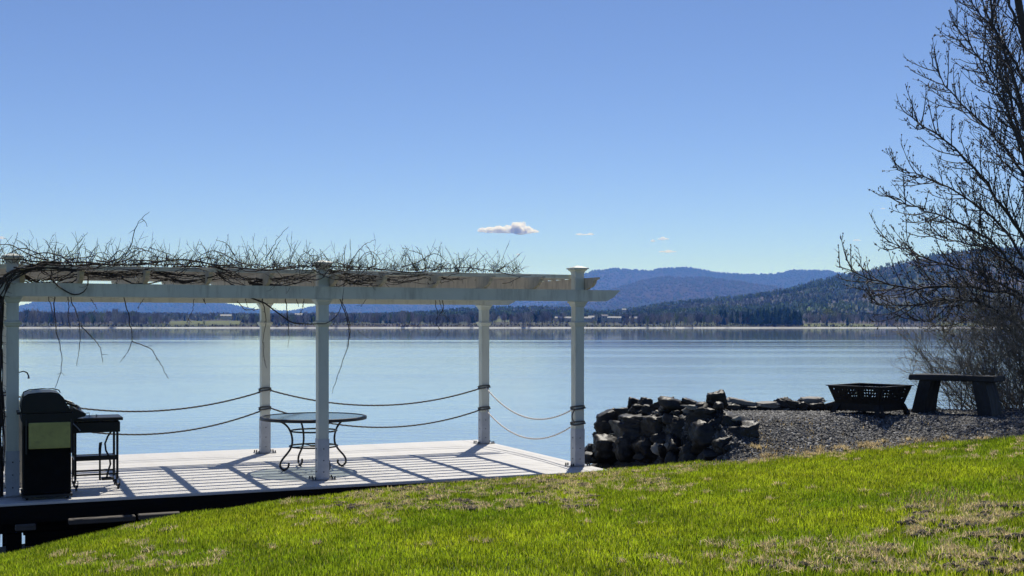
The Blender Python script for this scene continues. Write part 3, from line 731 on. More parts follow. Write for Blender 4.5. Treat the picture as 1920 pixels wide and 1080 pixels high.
# ================================================================== ropes
def catenary(a, b, sag, n=34):
    t = np.linspace(0, 1, n)[:, None]; p = np.array(a) * (1 - t) + np.array(b) * t; p[:, 2] -= (4 * t * (1 - t))[:, 0] * sag; return p
def coil(u, v, z, turns=2.2, lean=.03):
    t = np.linspace(0, turns * 2 * math.pi, int(turns * 12)); q = HWP + .014
    c = np.clip(np.cos(t) * 1.35, -1, 1) * q; s = np.clip(np.sin(t) * 1.35, -1, 1) * q
    base = uv(u, v, z); P = base[None] + np.outer(c, [*U, 0]) + np.outer(s, [*V, 0]); P[:, 2] += (t / t[-1] - .5) * lean * 2 + .008 * np.sin(t * 1.3)
    return P
def resample(P, step):
    P = np.asarray(P); d = np.r_[0, np.cumsum(np.linalg.norm(np.diff(P, axis=0), axis=1))]; k = max(int(d[-1] / step), 2); t = np.linspace(0, d[-1], k)
    return np.stack([np.interp(t, d, P[:, i]) for i in range(3)], -1)
def rope(label, u0, v0, z0, u1, v1, z1, sag, matk, wraps):
    o = empty('rope', uv(u0, v0, z0)); tag(o, label, 'rope', 'ropes strung between the deck posts')
    base = np.array(o.location)
    def strands(P, nm, m_, sub=False):
        P = resample(P, .02); T = Tubes(); n_ = len(P)
        ph = np.arange(n_) * .55; tg = np.gradient(P, axis=0); tg /= np.linalg.norm(tg, axis=1)[:, None]; a = np.cross(tg, [0, 0, 1.0]); a /= np.linalg.norm(a, axis=1)[:, None]; b = np.cross(tg, a)
        return P, ph, a, b, m_, nm
    dirn = np.array(uv(u1, v1)) - np.array(uv(u0, v0)); dirn /= np.linalg.norm(dirn)
    side = np.array([*(-V if abs(v0 - v1) < .1 else U), 0]) * (-1 if abs(v0 - v1) < .1 else 1) * 0
    A = uv(u0, v0, z0) + dirn * (HWP + .012); B = uv(u1, v1, z1) - dirn * (HWP + .012)
    if abs(v0 - v1) < .1:      # ropes along the back hang on the camera side of the posts
        off = np.array([*(-V), 0]) * (HWP * .6); A = A + off; B = B + off
    parts = [('strand', catenary(A, B, sag), matk)] + [('wrap', coil(*w_), 'rope') for w_ in wraps]
    for nm, P, mk in parts:
        P, ph, a, b, mk, nm = strands(P, nm, mk); T = Tubes()
        if nm == 'wrap': T.add(P - base, .0115, 6); T.build(nm, M[mk], o); continue
        for k in range(3):
            Q = P + (np.cos(ph + k * 2.094)[:, None] * a + np.sin(ph + k * 2.094)[:, None] * b) * .0058
            T.add(Q - base, .0068, 4)
        T.build(nm, M[mk], o)
rope('upper rope between the two leftmost back posts', -2 * LB, DP, .93, -LB, DP, .90, .25, 'rope', [(-2 * LB, DP, .95)])
rope('lower rope between the two leftmost back posts', -2 * LB, DP, .66, -LB, DP, .62, .30, 'rope', [(-2 * LB, DP, .68)])
rope('upper rope from the middle back post past the table to the right back post', -LB, DP, .92, 0, DP, .88, .245, 'rope', [(-LB, DP, .935)])
rope('lower rope passing behind the round table to the right back post', -LB, DP, .66, 0, DP, .54, .28, 'rope', [(-LB, DP, .66)])
rope('upper pale rope on the right end of the deck', 0, DP, .89, 0, 0, .77, .30, 'rope2', [(0, DP, .90), (0, 0, .78)])
rope('lower pale rope sagging deepest on the right end of the deck', 0, DP, .54, 0, 0, .555, .315, 'rope2', [(0, DP, .56), (0, 0, .575)])
# hanging loop of spare rope on the front right post
lp = Tubes(); A = uv(0, 0, .75) - np.array([*U, 0]) * (HWP + .01); t = np.linspace(0, 1, 12)[:, None]
lp.add(A * (1 - t) + (A - [0, 0, .17]) * t - np.array([*U, 0])[None] * np.sin(t * math.pi) * .035 + np.array([*V, 0]) * -.05 - A, .009, 6)
o = lp.build('rope_loop', M['rope'], None, loc=tuple(A)); tag(o, 'short dark rope loop between the wraps on the front right post', 'rope')

# ================================================================== round table
tb_ = empty('garden_table', (*at(588, 800, 15.63)[:2], DZ), YAW); tag(tb_, 'round glass topped garden table with curled black iron legs on the deck', 'table')
def ring(bm_r, r_, z, tr_, n=64, name='ring', m_='iron', squash=1.0):
    t = np.linspace(0, 2 * math.pi, n); T = Tubes(); T.add(np.stack([np.cos(t) * r_, np.sin(t) * r_, t * 0 + z], -1), tr_, 8); return T.build(name, M[m_], tb_)
bm = bmesh.new()
prof_ = [(.672, .650), (.690, .652), (.694, .672), (.690, .690), (.655, .694), (.650, .686), (.652, .652)]
prof_ = [(r_, z) for r_, z in prof_]
N = 72; rr_ = [[bm.verts.new((math.cos(2 * math.pi * i / N) * r_, math.sin(2 * math.pi * i / N) * r_, z)) for r_, z in prof_] for i in range(N)]
for i in range(N):
    a, b = rr_[i], rr_[(i + 1) % N]
    for j in range(len(prof_)): bm.faces.new((a[j], b[j], b[(j + 1) % len(prof_)], a[(j + 1) % len(prof_)]))
bmesh.ops.recalc_face_normals(bm, faces=bm.faces)
bm_obj('rim', bm, M['iron'], tb_)
bm = bmesh.new(); bmesh.ops.create_cone(bm, segments=72, radius1=.649, radius2=.649, depth=.008, cap_ends=True); bmesh.ops.translate(bm, verts=bm.verts, vec=(0, 0, .683)); bm_obj('glass_top', bm, M['glass'], tb_)
ring(None, .30, .50, .011, name='upper_ring'); ring(None, .31, .30, .011, name='lower_ring'); ring(None, .045, .30, .010, 20, 'umbrella_ring'); ring(None, .05, .668, .012, 20, 'umbrella_ring')
for a in (35, 125, 215, 305):
    a = R(a - math.degrees(YAW)); P = [(.56, .655), (.47, .645), (.39, .60), (.335, .53), (.305, .45), (.295, .36), (.315, .29), (.37, .22), (.43, .165), (.47, .11), (.475, .065), (.455, .03), (.42, .012), (.385, .018), (.355, .045), (.345, .08), (.36, .10)]
    P = np.array(P); t = np.linspace(0, len(P) - 1, 48); P = np.stack([np.interp(t, range(len(P)), P[:, 0]), np.interp(t, range(len(P)), P[:, 1])], -1)
    k = np.ones(5) / 5; Q = np.stack([np.convolve(np.pad(P[:, i], 2, 'edge'), k, 'valid') for i in (0, 1)], -1)
    T = Tubes(); T.add(np.stack([Q[:, 0] * math.cos(a), Q[:, 0] * math.sin(a), Q[:, 1]], -1), .0135, 8); lg = T.build('leg', M['iron'], tb_)
    bx_, bz_ = .42, 0; bm = bmesh.new(); bmesh.ops.create_cone(bm, segments=10, radius1=.022, radius2=.014, depth=.012, cap_ends=True); bm_obj('foot_pad', bm, M['iron'], lg, (bx_ * math.cos(a), bx_ * math.sin(a), .006))
for a in (0, 90):
    a = R(a + 35) - YAW; T = Tubes(); T.add([(-.31 * math.cos(a), -.31 * math.sin(a), .30), (-.045 * math.cos(a), -.045 * math.sin(a), .30)], .006, 6); T.build('cross_bar', M['iron'], tb_)
    T = Tubes(); T.add([(.31 * math.cos(a), .31 * math.sin(a), .30), (.045 * math.cos(a), .045 * math.sin(a), .30)], .006, 6); T.build('cross_bar', M['iron'], tb_)

# ================================================================== grill
gp = at(88, 900, 12.9); gu, gv = to_uv(gp[0], gp[1]); gv = -.46
gr_ = empty('gas_grill', uv(gu, gv), YAW); tag(gr_, 'black gas grill seen from its side, with a folded dull yellow side shelf', 'grill')
def gb(name, x0, x1, y0, y1, z0, z1, m_, bev=.006, parent=None): return box(name, x0, x1, y0, y1, z0, z1, M[m_], parent or gr_, bev)
gb('cabinet', -.235, .245, .02, .62, .06, .80, 'bmat', .01)
gb('folded_side_shelf', -.185, .235, -.035, -.004, .555, .835, 'olive', .006)
gb('shelf_bracket', -.215, -.20, -.03, .018, .50, .86, 'iron', .002); gb('shelf_bracket', .238, .25, -.03, .018, .50, .86, 'iron', .002)
bm = bmesh.new(); prism(bm, [(-.24, .802), (.26, .802), (.28, .87), (.26, .93), (-.25, .93), (-.262, .87)], 0.0, .66); bm_obj('firebox', bm, M['black'], gr_)
# lid: profile in xz, rounded top, extruded along y with domed ends
lidp = [(-.25, .935), (-.262, .98), (-.255, 1.06), (-.235, 1.115), (-.19, 1.145), (-.08, 1.158), (.05, 1.158), (.12, 1.145), (.165, 1.10), (.20, 1.03), (.235, .96), (.26, .935)]
bm = bmesh.new(); prism(bm, lidp, .0, .66); bmesh.ops.bevel(bm, geom=[e for e in bm.edges if abs(e.verts[0].co.y - e.verts[1].co.y) < 1e-4], offset=.018, segments=2, affect='EDGES'); ld = bm_obj('lid', bm, M['black'], gr_)
T = Tubes(); T.add([(-.245, .03, 1.10), (-.235, .03, 1.165), (-.18, .03, 1.188), (-.05, .03, 1.197), (.06, .03, 1.195), (.12, .03, 1.178), (.135, .03, 1.15)], .0065, 6); T.build('lid_trim', M['black'], ld)
T = Tubes(); T.add([(.20, .05, 1.035), (.29, .05, 1.0), (.29, .60, 1.0), (.20, .60, 1.035)], .013, 8); T.build('lid_handle', M['black'], ld)
bm = bmesh.new(); prism(bm, [(.262, .86), (.262, .985), (.385, .925), (.40, .905), (.38, .885)], .0, .66); cp = bm_obj('control_panel', bm, M['black'], gr_)
for i in range(4):
    bm = bmesh.new(); bmesh.ops.create_cone(bm, segments=14, radius1=.024, radius2=.02, depth=.035, cap_ends=True); bm_obj('knob', bm, M['steel'], cp, (.335, .10 + .15 * i, .965), (0, R(28), 0))
gb('side_ledge', -.30, -.263, .02, .60, .925, .95, 'black', .004)
gb('base_frame', -.25, .26, .0, .64, .03, .058, 'iron', .004)
for x_ in (-.20, .21):
    for y_ in (.05, .58):
        bm = bmesh.new(); bmesh.ops.create_cone(bm, segments=14, radius1=.03, radius2=.03, depth=.022, cap_ends=True); bm_obj('wheel', bm, M['iron'], gr_, (x_, y_, .03), (0, R(90), 0))
gb('door_handle', .248, .262, .25, .38, .60, .62, 'steel', .003)

# griddle cart
gc = empty('griddle_cart', uv(-6.30, .16), YAW); tag(gc, 'open black metal griddle cart on casters behind the gas grill', 'grill cart')
def cb(name, x0, x1, y0, y1, z0, z1, m_='black', bev=.003, parent=None): return box(name, x0, x1, y0, y1, z0, z1, M[m_], parent or gc, bev)
W_, D_ = .455, .40
lp_ = [(0, 0), (W_, 0), (0, D_), (W_, D_)]
for x_, y_ in lp_:
    l = cb('leg', x_ - .013, x_ + .013, y_ - .013, y_ + .013, .12, .80)
    bm = bmesh.new(); bmesh.ops.create_cone(bm, segments=16, radius1=.032, radius2=.032, depth=.022, cap_ends=True); bm_obj('caster', bm, M['iron'], l, (x_ + .01, y_, .033), (0, R(90), 0))
    T = Tubes(); T.add([(x_ - .008, y_, .12), (x_ - .008, y_, .085), (x_ - .008, y_, .035)], .006, 5); T.add([(x_ + .028, y_, .035), (x_ + .028, y_, .105), (x_ - .008, y_, .115)], .006, 5); T.build('caster_fork', M['iron'], l)
cb('lower_shelf', -.01, W_ + .01, .015, D_ - .015, .338, .365)
cb('shelf_lip', -.01, W_ + .01, -.005, .012, .335, .39); cb('shelf_lip', -.01, W_ + .01, D_ - .012, D_ + .005, .335, .37)
cb('firebox', -.06, W_ + .03, -.02, D_ + .02, .655, .775, 'black', .006)
cb('griddle_top', -.08, W_ + .06, -.04, D_ + .05, .79, .825, 'black', .004)
cb('bottom_rail', 0, W_, -.008, .008, .165, .185); cb('bottom_rail', 0, W_, D_ - .008, D_ + .008, .165, .185)
T = Tubes(); T.add([(.02, .12, .826), (.02, .12, .865), (.16, .12, .872), (.16, .12, .826)], .006, 6); T.build('lift_handle', M['steel'], gc)
T = Tubes(); T.add([(.24, .15, .826), (.24, .15, .85)], .01, 6); T.build('top_stud', M['steel'], gc)
T = Tubes(); q = np.array([(W_ - .06, .05, .66), (W_ - .10, .05, .60), (W_ - .13, .05, .52), (W_ - .12, .06, .44), (W_ - .08, .06, .36), (W_ - .07, .06, .28), (W_ - .10, .06, .18), (W_ - .11, .06, .13)]); T.add(q, .011, 7); T.build('gas_hose', M['iron'], gc)
cb('gas_regulator', W_ - .17, W_ - .03, .03, .09, .10, .135, 'iron', .01)
T = Tubes(); T.add([(-.045, -.03, .80), (-.02, -.035, .76), (.02, -.035, .72), (.05, -.035, .68)], .009, 6); T.build('side_lever', M['steel'], gc)
# long scraper standing on the shelf
sc = empty('grill_scraper', uv(-6.03, .22, .10), YAW); tag(sc, 'flat bladed grill scraper standing upright in the cart', 'scraper')
bm = bmesh.new(); prism(bm, [(-.014, .30), (.014, .30), (.016, .36), (.026, .44), (-.010, .432), (-.016, .36)], -.004, .004); bm_obj('blade', bm, M['black'], sc)
T = Tubes(); T.add([(0, 0, .0), (0, 0, .30)], [.012, .010], 8); T.build('handle', M['iron'], sc)

# pale box behind the left front post
pb = empty('pale_pedestal', uv(-6.93, .80), YAW); tag(pb, 'pale narrow upright box standing behind the left front post', 'pedestal')
box('body', -.10, .10, -.10, .10, .02, .86, M['beige'], pb, .006); box('foot', -.115, .115, -.115, .115, 0, .045, M['beige'], pb, .006); box('top', -.11, .11, -.11, .11, .863, .89, M['white'], pb, .006)
bm = bmesh.new(); rs = [(.05, .0), (.075, .01), (.088, .06), (.09, .11), (.082, .115), (.07, .10)]
N = 16; rr_ = [[bm.verts.new((math.cos(2 * math.pi * i / N) * a, math.sin(2 * math.pi * i / N) * a, z)) for a, z in rs] for i in range(N)]
for i in range(N):
    a, b = rr_[i], rr_[(i + 1) % N]
    for j in range(len(rs) - 1): bm.faces.new((a[j], b[j], b[j + 1], a[j + 1]))
po = bm_obj('pot', bm, M['white'], None, tuple(uv(-6.93, .80, .892)), smooth=True); tag(po, 'small white pot on the pale upright box behind the left front post', 'pot')

# ================================================================== fire pit
fp = empty('fire_pit', (4.69, 15.65, 0), R(43)); fp.location.z = float(hgt(4.69, 15.65)) + .0
tag(fp, 'black square steel fire pit with pierced flared sides on the gravel', 'fire pit')
HT, HB_, ZT, ZB = .385, .315, .385, .165
def fpanel(k):
    bm = bmesh.new(); nx_, nz_ = 16, 4
    def P(s, t, o=0.0):
        h = HB_ + (HT - HB_) * t; z = ZB + (ZT - ZB) * t; return Vector((s * h, -h - o, z))
    def cell(s0, s1, t0, t1, hole):
        vs = {}
        for o in (0, 1):
            off = .004 * o
            c = [bm.verts.new(P(*q, off)) for q in ((s0, t0), (s1, t0), (s1, t1), (s0, t1))]
            if hole <= 0:
                bm.faces.new(c if o else c[::-1]); vs[o] = (c, None); continue
            sm, tm = (s0 + s1) / 2, (t0 + t1) / 2; hs, ht = (s1 - s0) / 2 * hole, (t1 - t0) / 2 * hole
            d = [bm.verts.new(P(*q, off)) for q in ((sm, tm - ht), (sm + hs, tm), (sm, tm + ht), (sm - hs, tm))]
            for f in ((c[0], c[1], d[1], d[0]), (c[1], c[2], d[2], d[1]), (c[2], c[3], d[3], d[2]), (c[3], c[0], d[0], d[3])): bm.faces.new(f if o else f[::-1])
            vs[o] = (c, d)
    r_ = random.Random(k)
    cell(-1, 1, 0, .20, 0); cell(-1, 1, .90, 1, 0); cell(-1, -.86, .20, .90, 0); cell(.86, 1, .20, .90, 0)
    for i in range(nx_):
        for j in range(nz_):
            s0 = -.86 + 1.72 * i / nx_; s1 = -.86 + 1.72 * (i + 1) / nx_; t0 = .20 + .70 * j / nz_; t1 = .20 + .70 * (j + 1) / nz_
            cell(s0, s1, t0, t1, r_.choice([.62, .8, .7, .75, 0, .5]) )
    bmesh.ops.remove_doubles(bm, verts=bm.verts, dist=1e-5)
    return bm_obj('pierced_side', bm, M['firepit'], fp, None, (0, 0, k * math.pi / 2))
for k in range(4):
    fpanel(k)
    bm = bmesh.new(); prism(bm, [(-HB_ - .0, .07), (HB_, .07), (HB_, ZB + .004), (-HB_, ZB + .004)], -HB_ - .002, -HB_ + .004)
    bmesh.ops.rotate(bm, verts=bm.verts, cent=(0, 0, 0), matrix=Matrix.Rotation(k * math.pi / 2, 3, 'Z')); bm_obj('skirt', bm, M['firepit'], fp)
    bm = bmesh.new(); prism(bm, [(-HT - .02, ZT), (HT + .02, ZT), (HT + .02, ZT + .010), (-HT - .02, ZT + .010)], -HT - .022, -HT + .03)
    bmesh.ops.rotate(bm, verts=bm.verts, cent=(0, 0, 0), matrix=Matrix.Rotation(k * math.pi / 2, 3, 'Z')); bmesh.ops.translate(bm, verts=bm.verts, vec=(0, 0, .0008 * (k % 2))); bm_obj('rim', bm, M['firepit'], fp)
    # corner leg: two flared plates meeting at the corner
    for s in (-1, 1):
        bm = bmesh.new()
        q = [(0, .155), (.085, .155), (.075, .07), (.105, 0), (.02, 0), (0, .06)]
        a = [bm.verts.new((HB_ + .003 - x_ * 1.0 + (.06 * (1 - z / .155) if True else 0), -HB_ - .006 - .06 * (1 - z / .155), z)) for x_, z in q]
        b = [bm.verts.new(v_.co + Vector((0, -.005, 0))) for v_ in a]; n_ = len(q)
        bm.faces.new(a); bm.faces.new(b[::-1])
        for i in range(n_): bm.faces.new((a[i], b[i], b[(i + 1) % n_], a[(i + 1) % n_]))
        if s < 0:
            for v_ in bm.verts: v_.co = Vector((-v_.co.y, -v_.co.x, v_.co.z))
        bmesh.ops.rotate(bm, verts=bm.verts, cent=(0, 0, 0), matrix=Matrix.Rotation(k * math.pi / 2, 3, 'Z')); bmesh.ops.recalc_face_normals(bm, faces=bm.faces)
        bm_obj('leg', bm, M['firepit'], fp)
box('bottom', -HB_ + .01, HB_ - .01, -HB_ + .01, HB_ - .01, .11, .118, M['firepit'], fp, 0)

# ================================================================== bench
bn_ = empty('stone_bench', (5.83, 15.72, float(hgt(5.83, 15.72)) - .02), R(-42)); tag(bn_, 'dark bench with a thick slab seat on two splayed slab legs on the gravel', 'bench')
def slab(name, secs, m_, parent, seed, amp=.006):
    """secs: list of (z, cx, hx, hy)"""
    bm = bmesh.new(); rings = []
    for z, cx0, hx, hy in secs:
        ring_ = []
        for k in range(20):
            a = k / 20 * 4; s = int(a); f = a - s
            c = [(-1, -1), (1, -1), (1, 1), (-1, 1), (-1, -1)]
            x_ = c[s][0] * (1 - f) + c[s + 1][0] * f; y_ = c[s][1] * (1 - f) + c[s + 1][1] * f
            nn = mnoise.noise(Vector((x_ * 2.1, y_ * 2.3, z * 9 + seed * 7))) * amp * 2
            ring_.append(bm.verts.new((cx0 + x_ * hx + nn, y_ * hy + nn, z + mnoise.noise(Vector((x_ * 3, y_ * 3, seed))) * amp * .7)))
        rings.append(ring_)
    for a, b in zip(rings, rings[1:]):
        for i in range(20): bm.faces.new((a[i], a[(i + 1) % 20], b[(i + 1) % 20], b[i]))
    bm.faces.new(rings[0][::-1]); bm.faces.new(rings[-1]); return bm_obj(name, bm, M[m_], parent)
slab('seat', [(.462, .02, .545, .195), (.475, .02, .56, .205), (.522, .02, .56, .205), (.537, .02, .55, .197)], 'slabwood', bn_, 1)
slab('leg', [(.0, -.43, .085, .18), (.02, -.425, .09, .185), (.25, -.38, .085, .18), (.461, -.33, .08, .175)], 'slabwood', bn_, 2)
slab('leg', [(.0, .46, .09, .18), (.02, .46, .095, .185), (.25, .42, .09, .18), (.461, .37, .085, .175)], 'slabwood', bn_, 3)
# ================================================================== rocks
_ico = bmesh.new(); bmesh.ops.create_icosphere(_ico, subdivisions=4, radius=1.0)
ICO_V = np.array([v.co[:] for v in _ico.verts]); ICO_F = np.array([[v.index for v in f.verts] for f in _ico.faces]); _ico.free()
_ico = bmesh.new(); bmesh.ops.create_icosphere(_ico, subdivisions=3, radius=1.0)
ICO3_V = np.array([v.co[:] for v in _ico.verts]); ICO3_F = np.array([[v.index for v in f.verts] for f in _ico.faces]); _ico.free()
def rock_verts(seed, sx, sy, sz, flat=False, hi=True):
    r = np.random.default_rng(seed); D = ICO_V if hi else ICO3_V
    n_ = 8; N_ = r.standard_normal((n_, 3)); N_ /= np.linalg.norm(N_, axis=1)[:, None]
    N_ = np.concatenate([N_, [[1, 0, 0], [-1, 0, 0], [0, 1, 0], [0, -1, 0], [0, 0, 1], [0, 0, -1]] + .22 * r.standard_normal((6, 3))]); N_ /= np.linalg.norm(N_, axis=1)[:, None]
    H = np.r_[.78 + .3 * r.random(n_), .66 + .22 * r.random(6)]
    dots = D @ N_.T; rad = np.where(dots > 1e-3, H / np.maximum(dots, 1e-3), 9).min(1)
    V_ = D * rad[:, None]
    s = V_ * 2.0 + seed % 97
    nz_ = (fbm(s[:, 0] + s[:, 2] * 2.3, s[:, 1] * 1.3 - s[:, 2] * 3.1, seed % 50, 1.7, 4) - .5)
    # layered strata ledges
    st = r.uniform(5, 9); ph = V_[:, 2] * st + .8 * V_[:, 0] + .5 * V_[:, 1]; led = (np.floor(ph) + np.clip((ph - np.floor(ph)) * 3, 0, 1) - ph) * .06
    V_ = V_ * (1 + .36 * nz_ + led * 2.0)[:, None]
    return V_ * np.array([sx, sy, sz]) * 1.12
def rock(parent, c, w_, d_, h_, seed, mk='rock', rot=None, name='rock', hi=True):
    V_ = rock_verts(seed, w_ / 2, d_ / 2, h_ / 2, hi=hi)
    me = npmesh(name, V_, ICO_F if hi else ICO3_F, M[mk])
    o = obj(name, me, parent, c); r = random.Random(seed)
    o.rotation_euler = rot if rot else (r.uniform(-.25, .25), r.uniform(-.25, .25), r.uniform(-.5, .5))
    return o
rw = empty('rock_wall', (1.9, 15.4, float(CZ - 1.9))); tag(rw, 'rugged wall of dark stacked boulders between deck corner and gravel terrace', 'rock wall')
rwl = np.array(rw.location)
WR = [ # zoom centre x, y, width, height in the crop, tilt, pale
 (225, 300, 250, 120, -.3, 0), (215, 400, 220, 170, 0, 0), (145, 540, 130, 130, 0, 0), (95, 640, 200, 110, .2, 0), (70, 735, 130, 70, 0, 0), (260, 640, 330, 240, 0, 0), (400, 330, 120, 130, 0, 0), (420, 235, 120, 80, -.4, 0),
 (505, 160, 150, 120, .05, 0), (625, 155, 130, 110, .3, 0), (560, 215, 180, 90, 0, 0), (810, 165, 220, 100, -.25, 0), (690, 240, 200, 100, .2, 0), (600, 320, 420, 110, 0, 0), (560, 480, 420, 280, 0, 0), (480, 640, 340, 220, 0, 0),
 (985, 165, 190, 60, -.2, 1), (1120, 155, 190, 70, .1, 0), (880, 230, 240, 70, .35, 0), (800, 245, 130, 45, .1, 1), (930, 310, 230, 120, -.3, 0), (1045, 340, 110, 120, 0, 0), (1270, 205, 380, 60, .08, 1), (1260, 320, 380, 260, 0, 0), (1130, 220, 200, 60, -.1, 1),
 (1300, 520, 430, 380, 0, 0), (780, 430, 300, 260, 0, 0), (830, 580, 210, 220, -.3, 0), (960, 560, 130, 200, .2, 0), (1060, 570, 110, 160, 0, 0), (870, 690, 200, 170, 0, 0), (985, 735, 120, 100, .3, 0), (1150, 680, 300, 230, 0, 0), (1000, 450, 300, 260, 0, 0),
 (1390, 125, 185, 165, 0, 0), (1580, 335, 300, 120, .35, 0), (1510, 425, 230, 80, .1, 0), (1640, 500, 340, 270, -.2, 0), (1455, 600, 220, 180, -.3, 0), (1720, 610, 150, 120, -.6, 0), (1380, 700, 330, 130, -.1, 0), (1540, 620, 240, 130, -.2, 0), (700, 620, 320, 240, 0, 0), (1530, 720, 180, 50, -.2, 1), (640, 700, 200, 110, 0, 0)]
for i, (zx, zy, zw, zh, tilt, pale) in enumerate(WR):
    px = 1100 + zx / 5.647; py = 730 + zy / 5.647
    Yw = 10.55 / ((px - 960) / F + .5625) + .12
    if px > 1345: Yw = 14.35 - (px - 1345) / 75 * .15 + .1
    zrel = -(py - HZ) / F * Yw; Yw += (zrel + 1.85) * .75 if px < 1345 else (zrel + 1.6) * 1.1
    if zy < 180 and px < 1330: Yw += .1
    p = at(px, py, Yw); k = Yw / F
    w_, h_ = zw / 5.647 * k * 1.13, zh / 5.647 * k * 1.16
    rock(rw, tuple(p - rwl), w_, max(.7 * w_, .8 * h_) * rnd.uniform(.8, 1.1), h_, 100 + i, 'slab' if pale else 'rock', (rnd.uniform(-.15, .25), tilt, rnd.uniform(-.3, .3)), 'boulder')
for k in range(20):
    px = rnd.uniform(1102, 1415); f_ = (px - 1102) / 313; top = 850 - 95 * min(1, (px - 1090) / 90) if px < 1190 else (752 + max(0, px - 1360) * .8)
    py = rnd.uniform(top + 6, 866 - 4 * f_); Yw = 10.55 / ((px - 960) / F + .5625) - .05; Yw = min(Yw, 16.6); 
    if px > 1345: Yw = 14.3 - (px - 1345) / 75 * .15
    zrel = -(py - HZ) / F * Yw; Yw += (zrel + 1.85) * .72; p = at(px, py, Yw); s_ = rnd.uniform(.08, .2)
    rock(rw, tuple(p - rwl), s_ * rnd.uniform(.8, 1.9), s_, s_ * rnd.uniform(.4, 1.1), 800 + k, 'slab' if rnd.random() < .22 else 'rock', (rnd.uniform(-.5, .5), rnd.uniform(-.6, .6), rnd.uniform(0, 6)), 'boulder', hi=False)
sr = empty('stone_row', (3.4, 16.35, float(CZ + TER))); tag(sr, 'low row of flat stones along the back edge of the gravel terrace', 'stone row'); srl = np.array(sr.location)
SR = [(500, 180, 480, 75, .12, 1), (390, 255, 330, 90, 0, 0), (330, 215, 110, 60, 0, 1), (640, 260, 330, 70, 0, 0), (880, 205, 330, 55, -.03, 1), (880, 240, 360, 50, .05, 1), (930, 275, 260, 60, 0, 0), (1120, 200, 200, 130, .15, 0), (1240, 215, 190, 100, .1, 0), (1110, 285, 120, 40, -.15, 1), (1210, 275, 180, 60, 0, 0), (1490, 155, 320, 75, -.06, 1), (1400, 235, 220, 80, .2, 0), (1350, 275, 200, 60, 0, 0), (1540, 240, 260, 90, 0, 0), (1720, 245, 240, 110, 0, 0), (1370, 180, 90, 60, 0, 0), (1900, 260, 220, 80, 0, 0)]
for i, (zx, zy, zw, zh, tilt, pale) in enumerate(SR):
    px = 1320 + zx / 7.385; py = 730 + zy / 7.385; Yw = 16.28 + .1 * (zy < 200); p = at(px, py, Yw); k = Yw / F
    w_, h_ = zw / 7.385 * k * 1.08, zh / 7.385 * k * 1.15
    rock(sr, tuple(p - srl), w_, max(.55 * w_, .12), h_, 300 + i, 'slab' if pale else 'rock', (rnd.uniform(-.08, .08), tilt, rnd.uniform(-.2, .2)), 'flat_stone' if pale else 'stone')

# ================================================================== gravel stones (uncountable)
def small_stones(n, sampler, seed, s0, s1, cols, name, label):
    r = np.random.default_rng(seed); X, Y = sampler(r, n); n = len(X); Z = hgt(X, Y)
    base = np.array([[-1, -1, -1], [1, -1, -1], [1, 1, -1], [-1, 1, -1], [-.7, -.7, 1], [.7, -.7, 1], [.7, .7, 1], [-.7, .7, 1]], float)
    s = (s0 + (s1 - s0) * r.random((n, 1, 1)) ** 2) * .5 * (np.array([1, .8, .55]) * (.7 + .6 * r.random((n, 1, 3))))
    Vv = (base[None] + .35 * r.standard_normal((n, 8, 3))) * s
    a = r.random(n) * 6.28; b = r.normal(0, .35, n); ca, sa, cb_, sb = np.cos(a), np.sin(a), np.cos(b), np.sin(b)
    x = Vv[..., 0] * cb_[:, None] + Vv[..., 2] * sb[:, None]; z = -Vv[..., 0] * sb[:, None] + Vv[..., 2] * cb_[:, None]; y = Vv[..., 1]
    Vv = np.stack([x * ca[:, None] - y * sa[:, None] + X[:, None], x * sa[:, None] + y * ca[:, None] + Y[:, None], z + Z[:, None] + s[:, :, 2] * .5], -1)
    f = np.array([[0, 1, 5, 4], [1, 2, 6, 5], [2, 3, 7, 6], [3, 0, 4, 7], [4, 5, 6, 7]]); Fq = (f[None] + (np.arange(n) * 8)[:, None, None]).reshape(-1, 4)
    ci = r.integers(0, len(cols), n); c = np.array(cols)[ci] * (.6 + .8 * r.random((n, 1)))
    o = obj(name, npmesh(name, Vv.reshape(-1, 3), Fq, M['stones'], np.repeat(c, 8, 0))); return tag(o, label, 'gravel', kind='stuff')
GC = [(.06, .062, .066), (.10, .10, .102), (.24, .24, .235), (.03, .03, .033), (.15, .148, .145), (.05, .05, .052)]
def samp_ter(r, n):
    X = 0.9 + 8.6 * r.random(n); Y = 13.3 + 3.4 * r.random(n); zz = zone(X, Y); d = (X - WA[0]) * WN[0] + (Y - WA[1]) * WN[1]
    k = (zz == 1) & (Y < 16.6) & ((d > .15) | (d < -.1)); return X[k], Y[k]
small_stones(90000, samp_ter, 5, .012, .036, GC, 'gravel', 'grey crushed gravel covering the terrace and the strip beside the deck')
def samp_edge(r, n):
    X = .5 + 9 * r.random(n); Y = lawn_edge(X) + .12 + r.normal(0, .22, n); return X, Y
small_stones(2600, samp_edge, 6, .015, .04, GC, 'stray_gravel', 'scattered gravel stones spilling onto the lawn edge')
def samp_tr(r, n):
    u = -7.4 + 8.2 * r.random(n); v = -1.9 + 1.2 * r.random(n); p = FR[None] + u[:, None] * U[None] + v[:, None] * V[None]; return p[:, 0], p[:, 1]
small_stones(16000, samp_tr, 8, .015, .05, [(.10, .10, .10), (.16, .15, .13), (.24, .22, .19), (.05, .045, .04)], 'trough_gravel', 'loose stones and litter along the foot of the deck')

